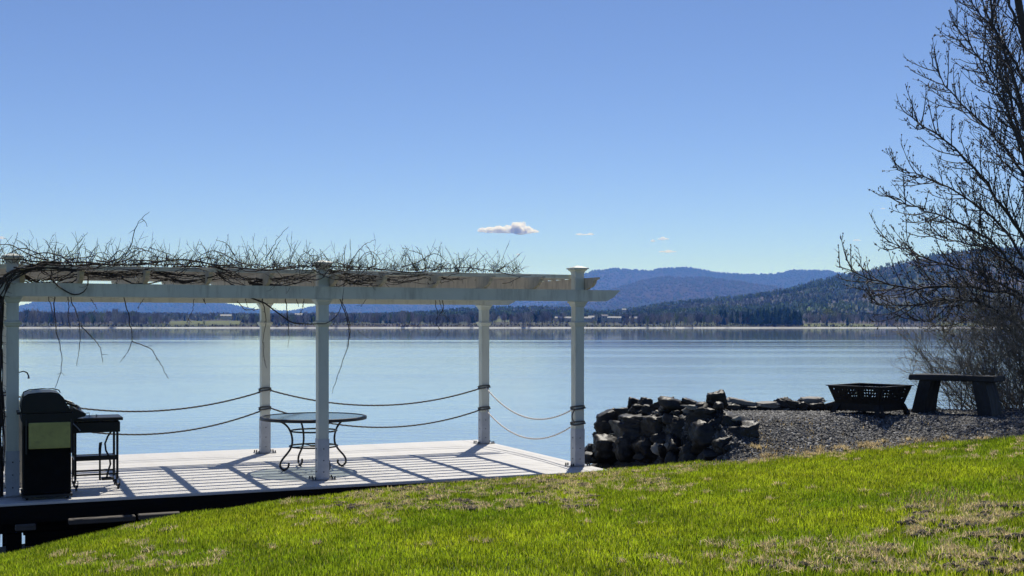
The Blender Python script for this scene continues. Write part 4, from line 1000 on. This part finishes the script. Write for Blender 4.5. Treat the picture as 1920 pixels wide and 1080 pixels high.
# ================================================================== lawn blades
def blades(n, X, Y, seed, h0, h1, w0, col, name, label, matk, lean=.35, cat='grass', zoff=0.0):
    r = np.random.default_rng(seed); n = len(X); Z = hgt(X, Y) - .004 + zoff
    hh = (h0 + (h1 - h0) * r.random(n)) * (.65 + .75 * fbm(X, Y, 55, 3.0, 3)); a = r.random(n) * 6.28; ww = w0 * (.6 + .8 * r.random(n))
    la = r.random(n) * 6.28; lm = hh * np.abs(r.normal(0, lean, n)) 
    dx, dy = np.cos(a) * ww / 2, np.sin(a) * ww / 2; lx, ly = np.cos(la) * lm, np.sin(la) * lm
    P0 = np.stack([X - dx, Y - dy, Z], -1); P1 = np.stack([X + dx, Y + dy, Z], -1)
    P2 = np.stack([X + dx * .75 + lx * .4, Y + dy * .75 + ly * .4, Z + hh * .6], -1); P3 = np.stack([X - dx * .75 + lx * .4, Y - dy * .75 + ly * .4, Z + hh * .6], -1)
    P4 = np.stack([X + lx, Y + ly, Z + np.sqrt(np.maximum(hh ** 2 - (lm * .8) ** 2, (.3 * hh) ** 2))], -1)
    Vv = np.stack([P0, P1, P2, P3, P4], 1).reshape(-1, 3); i = np.arange(n)[:, None] * 5
    Ft = np.concatenate([i + [[0, 1, 2]], i + [[0, 2, 3]], i + [[3, 2, 4]]])
    o = obj(name, npmesh(name, Vv, Ft, M[matk], np.repeat(col, 5, 0))); return tag(o, label, cat, kind='stuff')
r = np.random.default_rng(12)
n = 620000
Y = 5.6 + 9.4 * r.random(n) ** .75; X = (r.random(n) * 2 - 1) * (.452 * Y + .9)
lz = zone(X, Y); u_, v_ = to_uv(X, Y)
thin = np.clip((fbm(X, Y, 91, 1.3, 4) - .56) * 7, 0, 1)
crest = np.exp(-((v_ + 2.35) / .32) ** 2) * (u_ > -4.5) * smooth01(-5, -1.5, u_) * (1 - smooth01(1.2, 2.4, u_))
edge_r = np.exp(-((Y - lawn_edge(X) - .08) / .20) ** 2) * (X > 1.9)
pr = smooth01(.5, .8, fbm(X, Y, 97, 1.1, 4)) * ((X > 1.6) & (Y < 9.6)) * 1.0 + smooth01(.45, .62, fbm(X, Y, 98, .9, 3)) * ((X > 3.1) & (Y < 10.6) & (Y > 9.0)) 
dead = np.clip(.8 * crest * smooth01(.35, .6, fbm(X, Y, 92, 2.4)) + .95 * edge_r + .75 * pr + .12 * thin, 0, .93)
k = (lz == 0) & (r.random(n) > dead * .85); Xg, Yg = X[k], Y[k]
t = np.clip((fbm(Xg, Yg, 93, .9, 4)[:, None] - .5) * 2.2 + .5, 0, 1); t2 = fbm(Xg, Yg, 94, 5, 2)[:, None]
g1 = np.array((.20, .305, .022)); g2 = np.array((.36, .44, .035)); g3 = np.array((.06, .10, .008))
cg = g1 * (1 - t) + g2 * t; cg = cg * (.6 + .8 * t2) * (.55 + .9 * r.random((len(Xg), 1))); cg = np.where(r.random((len(Xg), 1)) > .94, np.array((.45, .45, .16)), cg); cg = np.where(r.random((len(Xg), 1)) > .78, g3, cg)
blades(0, Xg, Yg, 13, .028, .058, .0058, cg, 'lawn_grass', 'bright green spring lawn grass sloping toward the deck', 'grass')
Yw_ = 1.0 + 13.2 * r.random(170000); Xw_ = (r.random(170000) * 2 - 1) * 13; kk = (np.abs(Xw_) > .452 * Yw_ + .85) & (zone(Xw_, Yw_) == 0) | (Yw_ < 5.6); Xw_, Yw_ = Xw_[kk], Yw_[kk]
cw = (g1 * .5 + g2 * .5)[None] * (.5 + .9 * r.random((len(Xw_), 1)))
blades(0, Xw_, Yw_, 16, .035, .07, .012, cw, 'outer_lawn_grass', 'lawn grass continuing beyond both sides of the view', 'grass')
# dead straw where the lawn is bare
n = 210000
Y = 5.6 + 9.6 * r.random(n) ** .75; X = (r.random(n) * 2 - 1) * (.452 * Y + .9); lz = zone(X, Y); u_, v_ = to_uv(X, Y)
crest = np.exp(-((v_ + 2.3) / .40) ** 2) * smooth01(-5.5, -2, u_) * (1 - smooth01(1.2, 2.6, u_)); edge_r = np.exp(-((Y - lawn_edge(X) - .10) / .24) ** 2) * (X > 1.6)
pr = smooth01(.5, .75, fbm(X, Y, 97, 1.1, 4)) * ((X > 1.6) & (Y < 9.6)) + smooth01(.45, .62, fbm(X, Y, 98, .9, 3)) * ((X > 3.1) & (Y < 10.6) & (Y > 9.0))
pd = 1.0 * crest * smooth01(.35, .58, fbm(X, Y, 92, 2.4)) + 1.0 * edge_r + .6 * pr + .03
k = (r.random(n) < pd) & (v_ < -1.5 + 3 * (u_ > 1.2)); X, Y = X[k], Y[k]
cs = np.array((.66, .54, .30)) * (.4 + .7 * r.random((len(X), 1))); cs = np.where(r.random((len(X), 1)) > .7, np.array((.14, .12, .07)), cs)
blades(0, X, Y, 14, .02, .05, .006, cs, 'dead_grass', 'straw coloured dead grass at the lawn edges and in worn patches', 'straw', .8)
# clods and tufts
def clump_pts():
    out = []
    def add(px0, px1, py0, py1, n_, s0, s1):
        for _ in range(n_):
            px = rnd.uniform(px0, px1); py = rnd.uniform(py0, py1)
            Yq = 10.0
            for it in range(14):
                z = float(hgt(px and (px - 960) / F * Yq, Yq)); Yn = (CZ - z) * F / (py - HZ); Yq = Yq * .5 + Yn * .5
            out.append(((px - 960) / F * Yq, Yq, rnd.uniform(s0, s1)))
    add(640, 1110, 892, 960, 270, .012, .035); add(1000, 1300, 878, 925, 120, .01, .026); add(520, 760, 915, 990, 50, .01, .03); add(230, 340, 985, 1075, 20, .012, .028)
    add(1700, 1920, 950, 1015, 90, .012, .034); add(1330, 1920, 1020, 1080, 110, .01, .028); add(1400, 1920, 822, 866, 90, .008, .02); add(100, 420, 1040, 1078, 26, .01, .022); add(300, 1900, 900, 1070, 60, .008, .018)
    return out
cp_ = clump_pts()
Vv = []; Ff = []; off = 0
for i, (x, y, s) in enumerate(cp_):
    v_ = rock_verts(500 + i % 40, s, s, s * .55, hi=False)[:]; v_ = v_ + np.array([x, y, float(hgt(x, y)) + s * .5]); Vv.append(v_); Ff.append(ICO3_F + off); off += len(v_)
# keep clods light: coarse icosphere
_ico = bmesh.new(); bmesh.ops.create_icosphere(_ico, subdivisions=1, radius=1.0); I1 = np.array([v.co[:] for v in _ico.verts]); I1F = np.array([[v.index for v in f.verts] for f in _ico.faces]); _ico.free()
Vv = []; Ff = []; off = 0
for i, (x, y, s) in enumerate(cp_):
    for q in range(5):
        c = np.array([x + rnd.gauss(0, s * 1.1), y + rnd.gauss(0, s * 1.1), 0]); c[2] = float(hgt(c[0], c[1])) + s * .45 + .008
        v_ = I1 * (1 + .35 * r.standard_normal((len(I1), 1))) * np.array([s * .85, s * .85, s * .6]) + c; Vv.append(v_); Ff.append(I1F + off); off += len(v_)
tag(obj('soil_clods', npmesh('soil_clods', np.concatenate(Vv), np.concatenate(Ff), M['clod'])), 'small dark soil clods and worm casts dotted over the lawn', 'clods', kind='stuff')
XY = np.array([(x + rnd.gauss(0, s * 1.6), y + rnd.gauss(0, s * 1.6)) for x, y, s in cp_ for _ in range(42)])
cs = np.array((.75, .65, .42)) * (.4 + .8 * r.random((len(XY), 1)))
blades(0, XY[:, 0], XY[:, 1], 15, .025, .06, .006, cs, 'dead_tufts', 'pale curled tufts of dead grass around the clods', 'straw', .9, zoff=.012)

# ================================================================== branching helper
def bend(P, d, L, nseg, r0, r1, wob_, trop, rg):
    pts = [P]; d = d / np.linalg.norm(d); st = L / nseg
    for i in range(nseg):
        d = d + rg.standard_normal(3) * wob_ + np.array([0, 0, trop]); d = d / np.linalg.norm(d); pts.append(pts[-1] + d * st)
    return np.array(pts), np.linspace(r0, r1, nseg + 1)
def dir_at(P, i):
    i = min(i, len(P) - 2); d = P[i + 1] - P[i]; return d / (np.linalg.norm(d) + 1e-9)
def side_dir(d, ang, rg, bias=None):
    a = rg.standard_normal(3); a -= a @ d * d; a /= np.linalg.norm(a)
    if bias is not None:
        a = a * .55 + bias; a -= a @ d * d; a /= np.linalg.norm(a)
    return d * math.cos(ang) + a * math.sin(ang)

# ================================================================== big bare tree at the right
rg = np.random.default_rng(44)
tree = empty('bare_tree', (7.75, 17.0, float(CZ - 2.0))); tag(tree, 'large leafless tree with budding twigs reaching in from the right', 'tree')
tl = np.array(tree.location)
TY = 17.0
trunk_px = [(1990, 880, 0), (1985, 700, 0), (1975, 520, .05), (1968, 400, .05), (1960, 300, .05), (1945, 200, 0), (1925, 90, 0), (1905, -20, 0), (1890, -160, 0), (1880, -330, 0)]
limbs = [
 ([(1972, 470, 0), (1920, 215, .1), (1888, 110, .2), (1864, 50, .2), (1850, -30, .3), (1838, -120, .3)], .045),
 ([(1980, 560, 0), (1925, 450, -.2), (1881, 390, -.3), (1853, 345, -.4), (1800, 285, -.5), (1740, 240, -.6), (1700, 210, -.7)], .034),
 ([(1980, 600, 0), (1920, 480, .2), (1860, 405, .4), (1790, 355, .5), (1725, 330, .6), (1680, 318, .7)], .030),
 ([(1980, 620, 0), (1925, 520, -.3), (1850, 445, -.5), (1770, 405, -.7), (1710, 388, -.8), (1675, 365, -.9)], .030),
 ([(1980, 620, 0), (1915, 510, .4), (1850, 466, .7), (1780, 450, .9), (1735, 430, 1.1)], .026),
 ([(1983, 640, 0), (1920, 558, -.2), (1850, 541, -.3), (1790, 538, -.4), (1700, 542, -.5), (1650, 530, -.6), (1605, 512, -.6), (1575, 500, -.6)], .032),
 ([(1981, 620, 0), (1900, 540, .3), (1830, 512, .5), (1760, 492, .6), (1700, 470, .7), (1660, 450, .8)], .026),
 ([(1983, 690, 0), (1900, 600, -.3), (1830, 562, -.6), (1760, 565, -.8), (1700, 572, -.9), (1660, 577, -.9), (1630, 562, -.9)], .026),
 ([(1983, 690, 0), (1890, 570, .2), (1815, 545, .3), (1780, 570, .2), (1750, 600, .1), (1725, 605, .1), (1705, 598, 0)], .018),
 ([(1966, 380, 0), (1905, 190, -.3), (1868, 140, -.5), (1830, 100, -.6), (1805, 70, -.7), (1792, 45, -.7)], .028),
 ([(1970, 430, 0), (1905, 300, .3), (1850, 240, .5), (1800, 190, .6), (1765, 150, .7), (1750, 120, .7)], .028),
 ([(1945, 205, 0), (1900, 110, .2), (1860, 50, .4), (1825, 10, .5), (1800, -40, .6)], .026),
 ([(1925, 90, 0), (1890, 0, -.2), (1860, -80, -.3), (1835, -170, -.4)], .024),
 ([(1975, 520, 0), (1930, 330, -.6), (1900, 230, -.9), (1870, 170, -1.1), (1840, 120, -1.3)], .030),
 ([(1970, 430, 0), (1925, 300, .8), (1890, 170, 1.2), (1870, 60, 1.5), (1858, -40, 1.7)], .034),
 ([(1984, 700, 0), (1930, 640, .2), (1880, 610, .3), (1840, 600, .4), (1800, 600, .5)], .020),
 ([(1975, 520, 0), (2040, 380, .4), (2110, 260, .7), (2160, 140, .8), (2190, 20, .9)], .040),
 ([(1981, 620, 0), (2080, 540, -.4), (2180, 480, -.6), (2270, 430, -.8)], .032),
 ([(1960, 300, 0), (2010, 160, -.3), (2060, 40, -.5), (2090, -80, -.6)], .034),
 ([(1983, 660, 0), (2070, 600, .6), (2160, 570, 1.0), (2250, 530, 1.2)], .028)]
def smoothpath(P, n_=20):
    P = np.array(P, float); d = np.r_[0, np.cumsum(np.linalg.norm(np.diff(P, axis=0), axis=1))]; t = np.linspace(0, d[-1], n_)
    Q = np.stack([np.interp(t, d, P[:, i]) for i in range(3)], -1)
    for _ in range(2): Q[1:-1] = (Q[:-2] + 2 * Q[1:-1] + Q[2:]) / 4
    return Q
buds = []
tw = Tubes(); br = Tubes()
def twigs_on(P, L, rad, n_, rg, keep=1.0, lvl=0, bias=None):
    for i in range(n_):
        f = (i + rg.random()) / n_; f = .12 + .88 * f; j = f * (len(P) - 1); j0 = int(min(j, len(P) - 2)); p = P[j0] * (1 - (j - j0)) + P[j0 + 1] * (j - j0)
        d = side_dir(dir_at(P, j0), R(rg.uniform(30, 60) if lvl == 0 else rg.uniform(24, 50)), rg, bias)
        l = L * rg.uniform(.55, 1.15) * (1.1 - .55 * f)
        if lvl == 0:
            Q, rr = bend(p, d, l, 8, rad, rad * .34, .045, .10, rg); br.add(Q - tl, rr, 4); twigs_on(Q, l * .34, rad * .48, int(4 + l * 5), rg, 1, 1); 
            buds.append(Q[-1])
        else:
            Q, rr = bend(p, d, l, 4, rad, rad * .55, .07, .09, rg); tw.add(Q - tl, rr, 3)
            for q in range(1, len(Q)): 
                if rg.random() < .34: buds.append(Q[q] + rg.normal(0, .006, 3))
            if lvl == 1 and l > .14:
                twigs_on(Q, l * .5, rad * .75, 2, rg, 1, 2)
        
T = Tubes(); P = smoothpath([at(x, y, TY + dz) for x, y, dz in trunk_px], 40); T.add(P - tl, np.linspace(.13, .02, 40), 10); trk = T.build('trunk', M['bark'], tree)
twigs_on(P[20:], 1.2, .011, 9, rg, bias=np.array([-.5, 0, 0]))
for i, (pp, rad) in enumerate(limbs):
    P = smoothpath([at(x, y, TY + dz) for x, y, dz in pp], 26); P[1:] += rg.normal(0, .012, (25, 3))
    T = Tubes(); T.add(P - tl, np.linspace(rad, .006, 26), 7); T.build('limb', M['bark'], tree)
    L = np.linalg.norm(P[0] - P[-1]); right = pp[-1][0] > 1990
    twigs_on(P[4:], .9 if not right else .8, .0095, int(10 + L * (7 if not right else 3)), rg)
    twigs_on(P[6:], .34, .005, int(L * 4), rg, lvl=1)
tag(br.build('branches', M['bark'], tree), kind='stuff'); tag(tw.build('twigs', M['twig'], tree), kind='stuff')
B = np.array(buds) - tl; nb_ = len(B); oc = np.array([[1, 0, 0], [-1, 0, 0], [0, 1, 0], [0, -1, 0], [0, 0, 1.5], [0, 0, -1.5]]) * .0085
Vb = (oc[None] * (.5 + rg.random((nb_, 1, 1))) + B[:, None, :]).reshape(-1, 3); fb = np.array([[0, 2, 4], [2, 1, 4], [1, 3, 4], [3, 0, 4], [2, 0, 5], [1, 2, 5], [3, 1, 5], [0, 3, 5]])
tag(obj('buds', npmesh('buds', Vb, (fb[None] + (np.arange(nb_) * 6)[:, None, None]).reshape(-1, 3), M['bud']), tree), kind='stuff')
print('buds', nb_, 'twig verts', tw.n, br.n)

# ================================================================== brush in the lower right corner
M['brush'] = mat('grey_brown_twigs', (.15, .13, .10), .6, var=.35, vscale=3)
def shrub(X, Y, n_, h0, h1, label, lean, seed):
    rg = np.random.default_rng(seed); z = float(hgt(X, Y)); o = empty('bare_shrub', (X, Y, z)); tag(o, label, 'shrub', 'leafless shrubs behind the bench'); b = np.array([X, Y, z])
    st = Tubes(); tw_ = Tubes()
    for i in range(n_):
        p = np.array([rg.normal(0, .22), rg.normal(0, .2), 0.0]); d = np.array([rg.normal(lean, .42), rg.normal(0, .35), 1.0]); L = rg.uniform(h0, h1)
        Q, rr = bend(p, d, L, 9, rg.uniform(.005, .010), .0022, .07, .0, rg); st.add(Q, rr, 4)
        for j in range(int(L * 9)):
            k = rg.integers(2, 9); d2 = side_dir(dir_at(Q, k), R(rg.uniform(25, 55)), rg); q, r2 = bend(Q[k], d2, rg.uniform(.15, .55), 4, .0032, .0016, .14, .04, rg); tw_.add(q, r2, 3)
            for m_ in range(3):
                d3 = side_dir(dir_at(q, 2), R(rg.uniform(25, 60)), rg); s_, r3 = bend(q[rg.integers(1, 4)], d3, rg.uniform(.06, .22), 2, .0022, .0014, .15, .02, rg); tw_.add(s_, r3, 3)
    st.build('stems', M['brush'], o); tag(tw_.build('twigs', M['brush'], o), kind='stuff'); o.children[0]['kind'] = 'stuff'
shrub(7.25, 16.9, 60, 1.3, 2.5, 'dense leafless shrub against the right edge of the photo behind the bench', -.42, 3)
shrub(6.75, 16.7, 40, .9, 1.7, 'leafless shrub just right of the bench with stems leaning left', -.5, 4)
shrub(7.7, 16.4, 60, 1.4, 2.6, 'tall tangled leafless shrub nearest the trunk of the big bare tree', -.35, 5)
shrub(6.6, 17.4, 30, 1.0, 1.9, 'leafless shrub on the bank behind the bench, lower than its neighbours', -.2, 6)
shrub(8.6, 17.2, 50, 1.5, 2.6, 'leafless shrub right of the tree trunk', 0, 7)

# ================================================================== climbing vine on the pergola
rg = np.random.default_rng(9)
vine = empty('climbing_vine', tuple(uv(-7.25, -.35, -.5))); tag(vine, 'leafless woody vine sprawling over the pergola top with hanging tendrils', 'vine'); vl = np.array(vine.location)
def vwalk(p, d, L, st, rad0, rad1, wob_, con=None):
    n_ = int(L / st); pts = [np.array(p, float)]; d = np.array(d, float)
    for i in range(n_):
        d = d + rg.standard_normal(3) * wob_; 
        if con is not None: d = con(pts[-1], d)
        d /= np.linalg.norm(d); pts.append(pts[-1] + d * st)
    return np.array(pts), np.linspace(rad0, rad1, n_ + 1)
U3 = np.array([*U, 0]); V3 = np.array([*V, 0])
tv = Tubes()
def keep_on_top(v0, z0):
    def f(p, d):
        u, v = to_uv(p[0], p[1]); return d * .9 + U3 * .10 + V3 * (v0 - v) * .25 + np.array([0, 0, (z0 - (p[2] - DZ)) * .9])
    return f
# main stems climbing the left front post, then running along the top
for k in range(4):
    a = rg.uniform(-.16, .12); P, rr = [], None
    pts = [uv(-7.15 + rg.uniform(-.06, .04), -.25 + rg.uniform(-.1, .1), -.55 + .0)]
    for z in np.linspace(-.3, 2.3, 14): pts.append(uv(-7.115 + .03 * math.sin(z * 4.2 + k * 1.1) + rg.uniform(-.015, .015), -.04 + .08 * math.cos(z * 4.2 + k * 1.1), z))
    pts.append(uv(-7.0 + .03 * k, -.1 + .05 * k, 2.47)); pts.append(uv(-6.6 + .05 * k, -.1 + .12 * k, 2.58))
    Q = smoothpath(pts, 60); T = Tubes(); T.add(Q - vl, np.linspace(.022, .014, 60) * rg.uniform(.7, 1.2), 6); T.build('stem', M['vine'], vine)
for k in range(5):
    v0 = [-.3, .2, .9, 1.8, 3.0][k]; P, rr = vwalk(uv(-6.72, min(v0, .6), 2.55), U3, rg.uniform(5.0, 6.3) if k > 0 else 6.0, .07, .011, .004, .06, keep_on_top(v0, 2.56))
    T = Tubes(); T.add(P - vl, rr, 6); T.build('stem', M['vine'], vine)
# front layer: many thinner runners weaving just under and over the front slats
def top_u():
    return -7.4 + 6.5 * rg.random() ** 1.05
for k in range(52):
    u = top_u(); v0 = rg.choice([-.40, -.33, -.1, .25, .8, 1.5, 2.4, 3.2], p=[.40, .24, .14, .1, .05, .03, .02, .02]); z0 = rg.choice([2.42, 2.50, 2.56, 2.59], p=[.3, .15, .3, .25])
    if u > -2.6 and rg.random() < .4: z0 = 2.57
    L = rg.uniform(.5, 1.7); L = min(L, max(-1.0 - u, .3))
    P, rr = vwalk(uv(u, v0 - .02, z0), U3 * rg.choice([-1, 1, 1]) + V3 * rg.normal(0, .3), L, .05, rg.uniform(.005, .010), .003, .17, lambda p, d, v0=v0, z0=z0: d + V3 * (v0 - to_uv(p[0], p[1])[1]) * .3 + np.array([0, 0, (z0 - (p[2] - DZ)) * 1.2]))
    tv.add(P - vl, rr, 4)
    for j in range(int(L * 9)):
        q = P[rg.integers(0, len(P))]; d = np.array([rg.normal(0, .8), rg.normal(0, .6), rg.normal(.1, .7)]); Q, r2 = vwalk(q, d, rg.uniform(.05, .22), .04, .0035, .002, .25); tv.add(Q - vl, r2, 3)
# upright shoots
for k in range(1150):
    u = top_u(); v0 = rg.uniform(-.42, 3.5) if rg.random() < .55 else rg.uniform(-.45, .1)
    L = min(.06 + rg.exponential(.13), .42) * (1.0 if u < -1.2 else .7); d = np.array([rg.normal(.15, .75), rg.normal(0, .4), 1.0])
    P, rr = vwalk(uv(u, v0, 2.555), d, max(L, .08), .035, .0038, .0016, .07, lambda p, d: d * .94 + np.array([0, 0, .02])); tv.add(P - vl, rr, 3)
    for j in range(rg.integers(0, 4)):
        q = P[rg.integers(1, len(P))]; Q, r2 = vwalk(q, d / np.linalg.norm(d) + rg.normal(0, .7, 3), rg.uniform(.04, .16), .035, .0024, .0015, .09); tv.add(Q - vl, r2, 3)
# the long shoots that stand out against the sky, and the tendrils that hang, traced one by one
def path_px(pp, Y, r0, r1, twig=0):
    P = smoothpath([at(x, y, Y + (dz[0] if dz else 0)) for x, y, *dz in pp], 22); P[1:-1] += rg.normal(0, .004, (20, 3)); tv.add(P - vl, np.linspace(r0, r1, 22) * (1.35 if r0 > .0029 else 1.1), 4)
    for j in range(twig):
        q = P[rg.integers(3, 21)]; d = side_dir(dir_at(P, 10), R(rg.uniform(30, 70)), rg); Q, r2 = vwalk(q, d, rg.uniform(.03, .10), .03, .003, .0018, .2); tv.add(Q - vl, r2, 3)
for pp in ([(18, 495), (24, 470), (33, 436)], [(60, 490), (50, 460), (28, 448)], [(104, 492), (98, 470), (87, 453)], [(100, 485), (104, 465), (106, 455)], [(118, 485), (140, 465), (160, 440), (164, 436)], [(145, 488), (150, 462), (160, 455)], [(165, 485), (175, 470), (186, 459)],
           [(230, 488), (242, 475), (275, 462)], [(280, 465), (305, 472), (330, 482)], [(330, 490), (345, 475), (360, 470)], [(390, 485), (385, 468), (376, 452)], [(495, 490), (508, 470), (520, 448), (541, 425)], [(505, 488), (517, 465), (526, 450)], [(480, 485), (472, 470), (466, 460)], [(440, 480), (424, 455), (405, 449)],
           [(558, 490), (566, 478), (582, 469)], [(618, 490), (605, 475), (600, 468)], [(640, 490), (646, 472), (645, 462)], [(655, 495), (672, 470), (684, 458), (703, 449)], [(706, 492), (694, 470), (683, 455)], [(752, 492), (757, 480), (760, 475)], [(800, 492), (788, 475), (754, 465)], [(798, 500), (792, 478), (779, 462)],
           [(860, 510), (862, 490), (859, 473)], [(858, 510), (868, 488), (891, 474)], [(872, 512), (880, 500), (888, 495)], [(926, 514), (932, 508), (936, 505)], [(840, 508), (828, 498), (810, 490)]):
    path_px(pp, 13.6 + (pp[0][0]) * .0022, .0045, .0018, 3)
for pp, r0, tg in (([(96, 505), (102, 540), (103, 600), (108, 630), (116, 660), (116, 690), (110, 715), (103, 728)], .006, 8), ([(84, 530), (92, 560), (100, 590), (103, 610)], .005, 3), ([(120, 535), (129, 560), (128, 600), (132, 615)], .005, 6), ([(128, 545), (137, 570), (150, 605), (150, 640), (146, 670), (144, 686)], .0045, 6), ([(152, 610), (170, 630), (188, 650), (193, 680)], .004, 2),
                  ([(218, 530), (232, 555), (243, 600), (249, 630), (244, 655), (226, 678)], .0055, 7), ([(248, 640), (268, 647), (285, 655), (300, 680), (316, 710)], .004, 3), ([(262, 525), (250, 545), (247, 555)], .004, 2), ([(170, 560), (180, 575), (182, 580)], .003, 2), ([(270, 560), (258, 578)], .003, 1), ([(364, 560), (362, 580), (350, 606)], .003, 2), ([(380, 560), (386, 570)], .003, 0), ([(378, 540), (384, 565)], .003, 0),
                  ([(420, 535), (450, 550), (490, 565), (520, 585), (540, 605), (575, 609), (612, 607), (632, 598), (640, 575), (645, 540)], .009, 12), ([(480, 520), (492, 560), (500, 600), (492, 640), (494, 670), (500, 690)], .005, 8), ([(520, 525), (535, 550), (540, 600), (542, 630), (540, 652)], .006, 6), ([(445, 565), (460, 582), (484, 580)], .004, 6), ([(460, 560), (464, 575)], .003, 1), ([(570, 560), (567, 580), (562, 590)], .004, 5), ([(556, 560), (560, 575)], .003, 2),
                  ([(628, 525), (636, 560), (648, 590), (655, 610), (656, 640), (648, 660), (641, 685), (630, 710), (623, 738)], .0055, 9), ([(645, 530), (640, 560), (655, 600), (658, 625), (650, 650)], .0045, 6), ([(690, 535), (691, 555), (676, 575)], .0035, 2), ([(692, 540), (704, 562)], .003, 1), ([(816, 563), (818, 580), (822, 590), (818, 610), (828, 620), (816, 634)], .004, 7), ([(830, 563), (832, 580), (822, 592), (835, 590), (845, 605)], .004, 6), ([(824, 563), (828, 575), (838, 600)], .003, 4), ([(580, 480), (596, 478)], .003, 0), ([(670, 620), (695, 636)], .0025, 0)):
    path_px(pp, 13.35 + (pp[0][0]) * .0022, r0, .0022, tg)
# dense arms at the far left, and tangled runners hanging in front of the rafters
for k in range(10):
    pp = [(-30 + rg.uniform(-10, 10), 590 + rg.uniform(-50, 60)), (0, 545 + rg.uniform(-25, 40)), (20, 516 + rg.uniform(-8, 14)), (60, 503 + rg.uniform(-4, 8)), (120 + rg.uniform(0, 60), 500 + rg.uniform(-4, 10))]
    path_px(pp, 12.85, rg.uniform(.003, .0075), .004, 6)
for k in range(26):
    x = rg.uniform(-14, 6); path_px([(x, 520), (x + rg.uniform(-8, 6), 600), (x + rg.uniform(-8, 6), 680), (x + rg.uniform(-8, 5), 770), (x + rg.uniform(-6, 4), 860 + rg.uniform(0, 90))], 13.05, rg.uniform(.004, .011), .004, 12)
for (x0, y0, x1, y1, n_) in ((40, 515, 105, 530, 16), (100, 530, 160, 505, 12), (160, 520, 290, 508, 18), (290, 515, 400, 520, 16), (400, 505, 470, 530, 16), (470, 530, 590, 515, 16), (620, 512, 700, 528, 18), (700, 520, 800, 516, 14), (800, 522, 870, 515, 8)):
    for k in range(int(n_ * .62)):
        a = (x0 + rg.uniform(-10, 10), y0 + rg.uniform(-9, 9)); b = (x1 + rg.uniform(-10, 10), y1 + rg.uniform(-9, 9)); path_px([a, ((a[0] + b[0]) / 2 + rg.uniform(-8, 8), (a[1] + b[1]) / 2 + rg.uniform(-3, 13)), b], 13.25 + x0 * .0022, rg.uniform(.003, .008), .0025, 5)
tag(tv.build('runners', M['vine'], vine), kind='stuff')
print('vine verts', tv.n)
